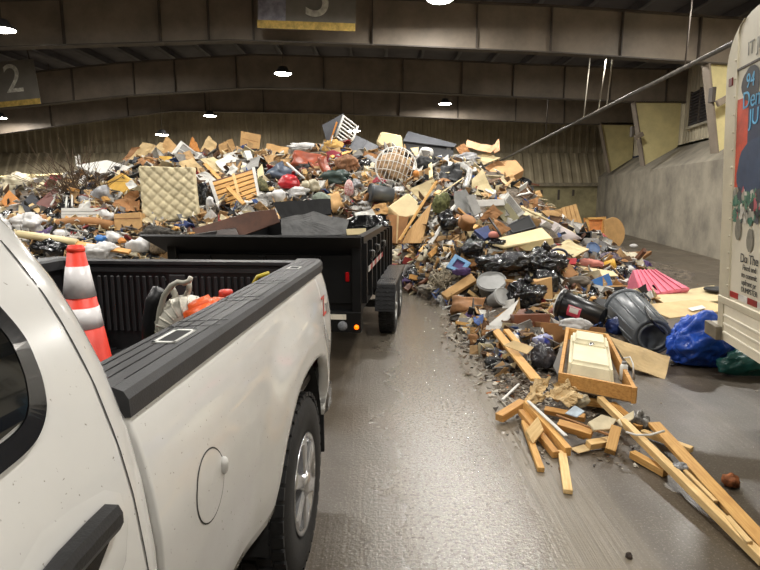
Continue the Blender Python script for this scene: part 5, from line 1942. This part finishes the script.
# tarp, boards lying in the trailer
MESHT = M('mesh_tarp', (112, 112, 112), .6, ns=5, na=.2, bs=30, ba=.3)
sheet('black_tarp', 'black mesh tarp folded on the trailer load', 'tarp', [(272, 203), (330, 198), (332, 213), (281, 220)], .03, M('tarp_black', (20, 20, 21), .6, ns=5, na=.3, bs=14, ba=.4), 35, 0, 0, ('Y', 7.6), warp=.03, n=14)
sheet('grey_tarp', 'grey mesh tarp hanging over the trailer gate', 'tarp', [(280, 219), (314, 211), (349, 219), (346, 236)], .02, MESHT, 25, 0, 0, ('Y', 6.9), warp=.03, n=14)
sheet('grey_tarp_corner', 'lower corner of grey tarp inside the trailer', 'tarp', [(281, 219), (316, 222), (346, 234), (282, 238)], .02, MESHT, 25, 0, 0, ('Y', 6.7), warp=.02, n=10)
slab('brown_board', 'rusty brown board loaded in the trailer', 'board', [(192, 229), (248, 212), (275, 209), (280, 222), (242, 236), (200, 238)], .03, BROWNW, 25, 0, 0, ('Y', 8.0))
slab('trailer_plank', 'dark plank beside the rusty board in the trailer', 'plank', [(190, 234), (236, 228), (240, 238), (192, 240)], .03, M('dark_plank', (54, 36, 28), .6, ns=5, na=.3, ba=.1), 60, 0, 0, ('Y', 7.2))
slab('white_box_lid', 'small white panel lying at the trailer edge', 'panel', [(346, 229), (366, 228), (366, 234), (347, 235)], .02, CRM, 30, 0, 0, ('Y', 6.8))
sheet('black_film', 'black plastic film over the right end of the trailer load', 'plastic sheet', [(352, 219), (385, 214), (390, 226), (350, 229)], .02, BAGB, 45, 0, 0, ('Y', 8.2), warp=.05, n=10)

# ---- foreground: white board, planks, sink cabinet ---------------------------------
def beam(label, a, za, b, zb, w_, t_, mat, roll=0, name='plank', cat='plank', group=None):
    return bar(name, label, cat, atZ(a[0], a[1], za), atZ(b[0], b[1], zb), w_, t_, mat, roll, group)


slab('white_board', 'white laminated board leaning on the planks', 'board', [(484, 328), (519, 299), (511, 316), (500, 331)], .02, WHT, 50, -15, 0, ('Z', .25))
slab('pine_strip', 'narrow pine edge strip below the white laminated board', 'board', [(484, 329), (500, 326), (505, 331), (487, 334)], .02, PINE_L, 50, 0, 0, ('Z', .2))
beam('long pine plank sloping to the sink cabinet frame', (495, 330), .24, (536, 380), .14, .10, .03, PINE)
beam('short pine batten right of the long sloping plank', (506, 330), .28, (519, 345), .2, .07, .03, PINE)
slab('cardboard_piece', 'torn tan cardboard piece on the long pine plank', 'cardboard', [(503, 345), (514, 340), (534, 347), (527, 354)], .01, TAN_L, 60, 0, 0, ('Z', .27))
beam('thin brown leg propping the white laminated board', (488, 337), .18, (480, 352), .02, .05, .02, OAK)
lump('blue_white_bag', 'blue and white plastic wrapper above the dark clear bag', 'bag', (542, 341), (9, 7), M('wrap_blue', (60, 74, 176), .4, ns=9, na=.2, bs=20, ba=.5, col2=(214, 214, 222)), 41, .4, 4, .9, 0, ('Z', .2))
lump('dark_clear_bag', 'dark translucent bag left of the sink cabinet frame', 'bag', (543, 357), (13, 14), M('clear_dark', (72, 70, 74), .25, ns=14, na=.4, bs=24, ba=.8, col2=(20, 20, 24)), 42, .4, 4, .9, 0, ('Z', .15))
slab('mirror', 'small grey mirror board left of the sink cabinet frame', 'board', [(553, 366), (561, 345), (564, 352), (558, 376)], .02, GRY, 30, -30, 0, ('Z', .2))

# sink cabinet: open oak box with a cream basin inside
p_tl, p_tr, p_br, p_bl = atZ(566, 333, .30), atZ(608, 340, .30), atZ(636, 396, .24), atZ(558, 380, .24)
sk = thing('sink_cabinet', 'open oak cabinet frame holding a cream basin on the wood pile', 'cabinet', p_bl)
bpy.context.view_layer.update()
ht = Vector((0, 0, .13))


def wallbox(name, a, b, th, mat):
    d = (b - a).normalized()
    nn = Vector((-d.y, d.x, 0)) * th
    vs = [a, b, b + nn, a + nn]
    vs = [v - ht * .5 for v in vs] + [v + ht * .5 for v in vs]
    return meshobj(name, [v - p_bl for v in vs], [(3, 2, 1, 0), (4, 5, 6, 7), (0, 1, 5, 4), (1, 2, 6, 5), (2, 3, 7, 6), (3, 0, 4, 7)], mat, sk)


wallbox('front_board', p_bl, p_br, .03, OAK)
wallbox('side_board', p_br, p_tr, .03, OAK)
wallbox('back_board', p_tr, p_tl, .03, PINE)
wallbox('side_board', p_tl, p_bl, .03, OAK)
meshobj('bottom', [v - p_bl - ht * .42 for v in (p_bl, p_br, p_tr, p_tl)] + [v - p_bl - ht * .5 for v in (p_bl, p_br, p_tr, p_tl)], [(0, 1, 2, 3), (7, 6, 5, 4), (0, 4, 5, 1), (1, 5, 6, 2), (2, 6, 7, 3), (3, 7, 4, 0)], M('cab_bottom', (120, 112, 100), .7, ns=8, na=.4, ba=.3), sk)
ck = [p_bl.lerp(p_br, .10), p_bl.lerp(p_br, .76), p_tl.lerp(p_tr, .98), p_tl.lerp(p_tr, .10)]
ck[2] = ck[2].lerp(ck[1], .22)
ck[3] = ck[3].lerp(ck[0], .22)
ck[0] = ck[0].lerp(ck[3], .13)
ck[1] = ck[1].lerp(ck[2], .13)
IV = M('ivory_plastic', (222, 212, 180), .4, ns=4, na=.1, ba=.03)
tank = quad_box('basin', 'cream plastic basin lying upside down in the oak cabinet frame', 'basin', [p - ht * .42 for p in ck], [(p.lerp(sum(ck, Vector()) / 4, .10)) + Vector((0, 0, .13)) for p in ck], IV)
cc = sum(ck, Vector()) / 4
o = quad_box('step', None, None, [p.lerp(cc, .14) + Vector((0, 0, .10)) for p in (ck[0].lerp(ck[3], .55), ck[1].lerp(ck[2], .55), ck[2], ck[3])], [p.lerp(cc, .2) + Vector((0, 0, .175)) for p in (ck[0].lerp(ck[3], .58), ck[1].lerp(ck[2], .58), ck[2], ck[3])], IV)
for k_ in ('label', 'category'):
    if k_ in o:
        del o[k_]
o.parent = tank
o.matrix_parent_inverse = Matrix.Translation(-(sum([p - ht * .42 for p in ck], Vector()) / 4))
cap = cc.lerp((ck[2] + ck[3]) / 2, .15) + Vector((.02, 0, .13))
tc0 = sum([p - ht * .42 for p in ck], Vector()) / 4
lathe('drain', [(.0001, .03), (.018, .03), (.02, .02), (.034, .016), (.036, 0)], CHROME, tank, 20, 'Z', cap - tc0)
lathe('drain_hole', [(.0001, .003), (.03, .003), (.032, 0)], M('pocket_dark'), tank, 16, 'Z', cap - tc0 + Vector((-.005, .11, .045)))
q = atZ(624, 366, .34)
o = thing('spray_bottle', 'white bottle standing in the corner of the oak cabinet', 'bottle', q + Vector((0, 0, -.13)))
lathe('body', [(.0001, 0), (.03, 0), (.033, .02), (.033, .13), (.02, .15)], WHITE, o, 18)
lathe('cap', [(.02, .15), (.02, .17), (.0001, .172)], GRY, o, 14)
o = tube('faucet_hook', [atZ(634, 380, .28), atZ(633, 364, .42), atZ(630, 357, .46), atZ(624, 358, .46)], .007, WHITE)
tag(o, 'white hooked tube at the right of the oak cabinet', 'tube')

# loose lumber in front
LW = [
    ('stubby pine block pointing at the bare lane', (499, 418), .06, (523, 403), .10, .075, .06, OAK, 0),
    ('narrow pine stud end lying flat below the stubby block', (524, 422), .05, (541, 470), .02, .045, .035, PINE, 0),
    ('pine stud under the white metal strip', (526, 404), .14, (568, 452), .05, .05, .07, PINE, 0),
    ('pine stud parallel left of the metal strip stud', (521, 412), .08, (556, 455), .03, .05, .05, OAK, 0),
    ('pale plank end nearest below the stud pile', (562, 452), .03, (568, 492), .02, .055, .03, PINE_L, 0),
    ('orange pine chunk in the middle of the stud pile', (558, 424), .12, (592, 434), .10, .07, .05, OAK, .3),
    ('square post end standing beside the pale plaster', (610, 452), .04, (616, 428), .16, .07, .07, PINE, .2),
    ('short post lying below the pale plaster', (588, 445), .05, (612, 441), .05, .06, .05, PINE_L, .2),
    ('pale offcut lying left of the post end', (580, 437), .05, (600, 420), .12, .06, .03, PINE_L, 0),
    ('thin long pine stud running from cabinet to frame corner', (600, 399), .16, (765, 562), .04, .05, .05, PINE_L, 0),
    ('wide long pine plank lying beside the thin stud', (654, 424), .10, (775, 556), .05, .085, .035, PINE, .1),
    ('short slanting stud left of the long planks', (632, 454), .04, (666, 473), .03, .055, .05, PINE, 0),
    ('short stud crossing under the wide plank', (642, 432), .04, (692, 450), .03, .05, .04, PINE_L, 0),
    ('splintered pale strip along the wide plank', (727, 517), .08, (750, 543), .08, .03, .02, PINE_L, .2),
    ('splintered tip wedged between the long planks', (684, 470), .1, (716, 502), .08, .025, .02, PINE_L, 0),
    ('pine board edge under the oak cabinet corner', (612, 404), .12, (640, 428), .06, .06, .04, OAK, 0),
    ('brown crosspiece below the torn paper', (545, 410), .1, (585, 418), .1, .05, .05, OAK, .4),
    ('pine offcut under the oak cabinet front', (575, 400), .08, (606, 404), .1, .06, .05, PINE, .2),
    ('thin dark lath across the stud pile', (556, 415), .16, (612, 436), .12, .02, .015, TAN_D, 0),
]
for lab, a, za, b, zb, w_, t_, m_, rl in LW:
    beam(lab, a, za, b, zb, w_, t_, m_, rl, 'lumber', 'lumber')
beam('white painted metal strip lying on the pine stud', (528, 401), .19, (566, 436), .12, .028, .012, WHT, 0, 'metal_strip', 'strip')
beam('white stick lying on the scraped floor edge', (502, 400), .03, (519, 384), .06, .022, .015, WHT, 0, 'white_stick', 'stick')
slab('wood_wedge', 'triangular pine wedge on the stud pile', 'wedge', [(526, 430), (538, 416), (544, 430), (533, 444)], .05, PINE_L, 55, 0, 0, ('Z', .12))
slab('plaster_chunk', 'pale plaster chunk on top of the stud pile', 'chunk', [(588, 422), (602, 414), (617, 419), (610, 429), (594, 430)], .03, M('plaster', (206, 192, 160), .8, ns=6, na=.15, ba=.1), 60, 0, 0, ('Z', .17))
slab('plaster_board', 'cream board piece between plaster and long stud', 'board', [(617, 420), (634, 410), (634, 418), (622, 426)], .02, M('plaster'), 55, 0, 0, ('Z', .16))
slab('tile', 'light blue grey tile on the stud pile', 'tile', [(565, 413), (575, 405), (585, 411), (577, 417)], .012, M('tile_blue', (172, 184, 194), .4, ba=0), 65, 0, 0, ('Z', .19))
slab('thin_scrap', 'thin tan scrap lying on the floor by the plank end', 'scrap', [(570, 448), (584, 444), (590, 450), (578, 453)], .008, TAN_L, 80, 0, 0, ('Z', .03))
TP = M('torn_paper', (204, 176, 130), .85, ns=6, na=.15, bs=16, ba=.5)
for pts, lab, z in (([(524, 398), (536, 380), (551, 378), (540, 400)], 'crumpled tan paper sheet at the end of the long plank', .17), ([(520, 404), (534, 392), (550, 396), (534, 404)], 'folded tan paper leaf on the floor edge', .12),
                    ([(545, 398), (556, 384), (584, 394), (570, 408)], 'torn layered tan paper below the oak cabinet', .2), ([(552, 384), (566, 381), (580, 388), (562, 394)], 'upper torn paper layer under the oak cabinet', .22)):
    sheet('torn_paper', lab, 'paper', pts, .006, TP, 55, random.uniform(-25, 25), 0, ('Z', z), warp=.03, n=12, freq=3)
for i, (c, r, m_, lab, z) in enumerate((((581, 401), (7, 8), BAGT, 'cream crumpled scrap beside the torn paper', .13),
                                        ((680, 468), (6, 5), BAGG, 'small crumple of grey foil between the long planks', .1),
                                        ((641, 424), (9, 12), M('foil', (150, 146, 140), .3, .4, ns=20, na=.5, bs=40, ba=1), 'clear plastic wrap at the oak cabinet corner', .06))):
    lump('crumple', lab, 'scrap', c, r, m_, 70 + i, .55, 4, .9, 0, ('Z', z))
o = tube('white_strip', [atZ(x, y, .16) for x, y in ((626, 432), (636, 435), (650, 435), (664, 431))], .008, WHT)
tag(o, 'thin curved white plastic strip crossing the thin stud', 'strip')
# broken brick like chunk of particle board
o = lump('wood_chunk', 'small brown splintered chunk alone on the floor', 'chunk', (731, 481), (6.5, 7), M('chunk_brown', (146, 84, 42), .8, ns=20, na=.4, bs=40, ba=.8), 80, .45, 3, 1, 0, ('Z', .035))
lump('dirt_clod', 'small dark dirt clod on the bare floor', 'clod', (629, 556), (3, 3.5), M('dark_grit', (70, 58, 50), .9, ns=30, na=.6, bs=40, ba=1), 81, .4, 3, 1, 0, ('Z', .008))
lump('white_cup', 'small white cup on the floor near the round tabletop', 'cup', (634, 246), (4, 2.2), BAGW, 82, .2, 3, 1, 0, ('Z', .08))
slab('floor_plate', 'brown slab with dark hollow lying by the plastic film', 'board', [(622, 252), (652, 251), (640, 259), (622, 259)], .1, TAN_D, 80, 0, 0, ('Z', .15))
lump('red_clod', 'tiny reddish scrap on the far floor', 'scrap', (693, 232.5), (3, 2), SALM, 83, .3, 3, 1, 0, ('Z', .1))

# ---- filler: many small scraps wedged all over the heap ----------------------------
KINDS = [
    ('cardboard_scrap', 'torn cardboard scrap', 'cardboard', 'small cardboard scraps in the heap', [TAN, TAN_D, TAN_L], 's'),
    ('sheet_scrap', 'torn sheet scrap', 'paper', 'small pale sheet scraps in the heap', [WHT, BAGW, CRM], 's'),
    ('board_scrap', 'broken board scrap', 'board', 'small dark board scraps in the heap', [GRY, DGRY, BLK], 's'),
    ('wood_offcut', 'thin wood offcut', 'wood', 'short wood offcuts in the heap', [PINE, PINE_L, OAK, BROWNW], 'b'),
    ('small_bag', 'small crumpled bag', 'bag', 'small black bags in the heap', [BAGB], 'l'),
    ('pale_rag', 'small crumpled rag', 'rag', 'small pale rags in the heap', [BAGW, BAGT, BAGG], 'l'),
    ('coloured_rag', 'small balled rag', 'rag', 'small coloured rags in the heap', [PURP, NAVY, GREEN, MAROON, RBRN, TAN_D], 'l'),
]
HUE = {'cardboard': 'tan', 'cardboard_brown': 'brown', 'cardboard_pale': 'pale tan', 'white_board': 'white', 'white_bag': 'bright white', 'cream_board': 'cream', 'grey_board': 'grey', 'dark_grey_board': 'dark grey',
       'black_board': 'black', 'pine': 'yellow', 'pale_pine': 'pale', 'oak_stained': 'orange', 'dark_brown_wood': 'dark brown', 'black_bag': 'black', 'pale_bag': 'beige', 'grey_bag': 'grey', 'purple_cloth': 'purple',
       'navy_plastic': 'navy', 'dark_green_tarp': 'dark green', 'maroon_cloth': 'maroon', 'red_brown_board': 'red brown'}
STOP = set('at off beside leaning lying between below across on in with standing left right under above behind next stuffed holding tucked hanging wedged caught along inside that sticking from of by sloping draped facing crossing resting stuck running pointing'.split())


def short(lab):
    if len(lab.split()) <= 9:
        return lab
    out = []
    for w_ in lab.split():
        if w_ in STOP and len(out) > 1:
            break
        out.append(w_)
    return ' '.join(out[:6])


LUMPS = {}
rnd = random.Random(21)


def proto_lump(m_, k):
    key = (m_.name, k)
    if key not in LUMPS:
        bm = bmesh.new()
        bmesh.ops.create_icosphere(bm, subdivisions=3, radius=1)
        for v in bm.verts:
            q = v.co.copy()
            s = .75 + .6 * noise.noise(q * 1.5 + Vector((k * 9, 0, 0))) + .42 * (1 - abs(noise.noise(q * 3.2 + Vector((k * 5, 3, 0)))) * 2)
            v.co = q * s
        me = bpy.data.meshes.new('scrap')
        bm.to_mesh(me)
        bm.free()
        me.materials.append(m_)
        me.polygons.foreach_set('use_smooth', [True] * len(me.polygons))
        LUMPS[key] = me
    return LUMPS[key]


SHEETS = []
for k in range(6):
    bm = bmesh.new()
    n_ = 4
    g = []
    for layer in (0, 1):
        for i in range(n_ + 1):
            for j in range(n_ + 1):
                x, y = -.5 + i / n_, -.5 + j / n_
                z = .12 * noise.noise((x * 2 + k * 7, y * 2, 0)) + .05 * noise.noise((x * 5 + k * 3, y * 5, 4))
                e_ = .13 * noise.noise((x * 3 + k, y * 3, 8))
                g.append(bm.verts.new((x + e_, y + .13 * noise.noise((x * 3, y * 3 + k * 2, 5)), z - .02 * layer)))
    N = (n_ + 1) ** 2
    f_ = lambda l, i, j: g[l * N + i * (n_ + 1) + j]
    for i in range(n_):
        for j in range(n_):
            bm.faces.new((f_(0, i, j), f_(0, i + 1, j), f_(0, i + 1, j + 1), f_(0, i, j + 1)))
            bm.faces.new((f_(1, i, j), f_(1, i, j + 1), f_(1, i + 1, j + 1), f_(1, i + 1, j)))
    for q_ in range(n_):
        for a_, b_ in (((q_, 0), (q_ + 1, 0)), ((n_, q_), (n_, q_ + 1)), ((q_ + 1, n_), (q_, n_)), ((0, q_ + 1), (0, q_))):
            bm.faces.new((f_(0, *a_), f_(1, *a_), f_(1, *b_), f_(0, *b_)))
    bmesh.ops.recalc_face_normals(bm, faces=bm.faces)
    SHEETS.append(bm)
SM = {}


def sheet_mesh(m_, k):
    if (m_.name, k) not in SM:
        me = bpy.data.meshes.new('scrap')
        SHEETS[k].to_mesh(me)
        me.materials.append(m_)
        SM[m_.name, k] = me
    return SM[m_.name, k]


BX = {}


def box_mesh(m_):
    if m_.name not in BX:
        bm = bmesh.new()
        bx(bm, (-.5, -.06, -.03), (.5, .06, .03))
        bmesh.ops.recalc_face_normals(bm, faces=bm.faces)
        me = bpy.data.meshes.new('offcut')
        bm.to_mesh(me)
        bm.free()
        me.materials.append(m_)
        BX[m_.name] = me
    return BX[m_.name]


def ridge_y(x):
    return interp(x, [(0, 182), (60, 176), (100, 168), (130, 160), (160, 150), (240, 148), (300, 152), (340, 132), (380, 145), (450, 152), (495, 158), (520, 178), (560, 212), (600, 232), (640, 262), (700, 300)])


def foot_y(x):
    return interp(x, [(0, 262), (160, 258), (190, 236), (270, 214), (380, 222), (400, 282), (440, 296), (470, 335), (500, 370), (560, 345), (600, 320), (640, 305), (700, 310)])


cnt = {}
made = 0
tries = 0
while made < 520 and tries < 30000:
    tries += 1
    x = rnd.uniform(0, 650)
    y0, y1 = ridge_y(x) + 4, foot_y(x)
    if y1 <= y0:
        continue
    y = rnd.uniform(y0, y1)
    if rnd.random() > (y1 - y0) / 95 + .15:
        continue
    if any(a_ < x < c_ and b_ < y < d_ for a_, b_, c_, d_, e_, g_ in HAND) and rnd.random() < .96:
        continue
    p = surf(x, y)
    wts = [24, 24, 14, 18, 9, 16, 8] if x < 400 else [22, 16, 14, 20, 14, 12, 10]
    kd = rnd.choices(KINDS, wts)[0]
    if cnt.get(kd[0], 0) >= 290:
        continue
    m_ = rnd.choice(kd[4])
    k = (p - EYE).length / 13
    if kd[5] == 's':
        me, sc = sheet_mesh(m_, rnd.randrange(6)), (rnd.uniform(.18, .45) * k, rnd.uniform(.14, .34) * k, .4 * k)
        rot = (rnd.gauss(.9, .5), rnd.gauss(0, .4), rnd.uniform(-1.2, 1.2))
    elif kd[5] == 'b':
        ln = rnd.uniform(.3, 1.0) * k
        me, sc = box_mesh(m_), (ln, rnd.uniform(.5, 1.0) * k, rnd.uniform(.6, 1.2) * k)
        rot = (rnd.uniform(0, 3), rnd.gauss(.0, .5), rnd.uniform(-1.5, 1.5))
    else:
        s = rnd.uniform(.1, .22) * k
        me, sc = proto_lump(m_, rnd.randrange(3)), (s * rnd.uniform(.9, 1.5), s, s * rnd.uniform(.6, 1))
        rot = (0, 0, rnd.uniform(0, 6))
    o = link(kd[0], me, None, None, p + Vector((0, .02, .0)))
    o.scale = sc
    o.rotation_euler = rot
    near = min(NAMED, key=lambda q_: (q_[0] - x) ** 2 + (q_[1] - y) ** 2)[2]
    tag(o, '%s %s near the %s' % (HUE.get(m_.name, 'dull'), kd[1], short(near)), kd[2], kd[3])
    cnt[kd[0]] = cnt.get(kd[0], 0) + 1
    made += 1

# tiny litter: shards nobody could count, one mesh with several colours
lm = [M('litter_white', (222, 220, 214), .6, ba=0), M('litter_tan', (186, 150, 104), .8, ba=0), M('litter_grey', (128, 124, 118), .7, ba=0), M('litter_black', (24, 24, 26), .5, ba=0),
      M('litter_brown', (104, 76, 52), .8, ba=0), M('litter_red', (160, 52, 50), .6, ba=0), M('litter_blue', (60, 90, 150), .6, ba=0), M('litter_cream', (214, 198, 160), .7, ba=0)]
vs, fs, mi = [], [], []


def shard(p, s, nrm_up=.5):
    q = Matrix.Rotation(rnd.uniform(0, 6.28), 3, 'Z') @ Matrix.Rotation(rnd.gauss(0, nrm_up), 3, 'X') @ Matrix.Rotation(rnd.gauss(0, nrm_up), 3, 'Y')
    a, b = s * rnd.uniform(.5, 1.4), s * rnd.uniform(.25, .9)
    th = s * .08 + .002
    k = len(vs)
    pts = [(-a, -b * rnd.uniform(.4, 1)), (a * rnd.uniform(.5, 1), -b), (a, b * rnd.uniform(.3, 1)), (-a * rnd.uniform(.3, 1), b)]
    bend = rnd.gauss(0, .3) * s
    for lz in (0, -th):
        for i, (x, y) in enumerate(pts):
            vs.append(p + q @ Vector((x, y, lz + (bend if i % 2 else 0))))
    for f in ((0, 1, 2, 3), (7, 6, 5, 4), (0, 4, 5, 1), (1, 5, 6, 2), (2, 6, 7, 3), (3, 7, 4, 0)):
        fs.append(tuple(k + i for i in f))
    m = rnd.choices(range(8), [18, 22, 16, 11, 16, 2, 3, 14])[0]
    mi.extend([m] * 6)


for i in range(9500):
    x = rnd.uniform(-5, 655)
    y0, y1 = ridge_y(x) + 3, foot_y(x) + 6
    y = rnd.uniform(y0, max(y1, y0 + 1))
    if any(a_ + 2 < x < c_ - 2 and b_ + 2 < y < d_ - 2 for a_, b_, c_, d_, e_, g_ in HAND) and rnd.random() < .8:
        continue
    p = surf(x, y)
    k = (p - EYE).length
    if k > 17:
        continue
    shard(p + Vector((0, -.02, .03)), rnd.uniform(.04, .15) * (.35 + k / 14), .8)
me = bpy.data.meshes.new('small_litter')
me.from_pydata([tuple(v) for v in vs], [], fs)
for m_ in lm:
    me.materials.append(m_)
me.polygons.foreach_set('material_index', mi)
o = link('small_litter', me, None)
tag(o, 'countless small shards of litter all over the heap', 'litter', None, 'stuff')

# grit and wet flakes scraped along the foot of the heap
vs, fs, mi = [], [], []
for i in range(2600):
    t_ = rnd.random()
    fx, fy = interp(t_, [(0, 400), (.2, 445), (.5, 470), (.75, 500), (1, 530)]), interp(t_, [(0, 283), (.2, 302), (.5, 348), (.75, 384), (1, 404)])
    d_ = abs(rnd.gauss(0, .22))
    p = atZ(fx, fy, 0) + Vector((rnd.gauss(.22, .2), rnd.gauss(0, .15), .012))
    shard(p, rnd.uniform(.008, .04), .35)
for i in range(260):
    p = atZ(rnd.uniform(480, 640), rnd.uniform(400, 470), .01)
    if p.x > .95:
        shard(p, rnd.uniform(.004, .016), .3)
for i in range(160):
    p = Vector((rnd.uniform(.8, 6.5), rnd.uniform(2.2, 14), .008))
    shard(p, rnd.uniform(.004, .014), .2)
me = bpy.data.meshes.new('floor_litter')
me.from_pydata([tuple(v) for v in vs], [], fs)
for nm, c_ in (('grit_a', (176, 168, 154)), ('grit_b', (150, 138, 122)), ('grit_c', (126, 114, 98)), ('grit_d', (70, 62, 56)), ('grit_e', (112, 92, 70)), ('grit_f', (170, 110, 60)), ('grit_g', (120, 112, 116)), ('grit_h', (196, 188, 172))):
    me.materials.append(M(nm, c_, .7, ba=0))
me.polygons.foreach_set('material_index', mi)
o = link('floor_litter', me, None)
tag(o, 'small wet flakes and grit along the foot of the heap', 'litter', None, 'stuff')
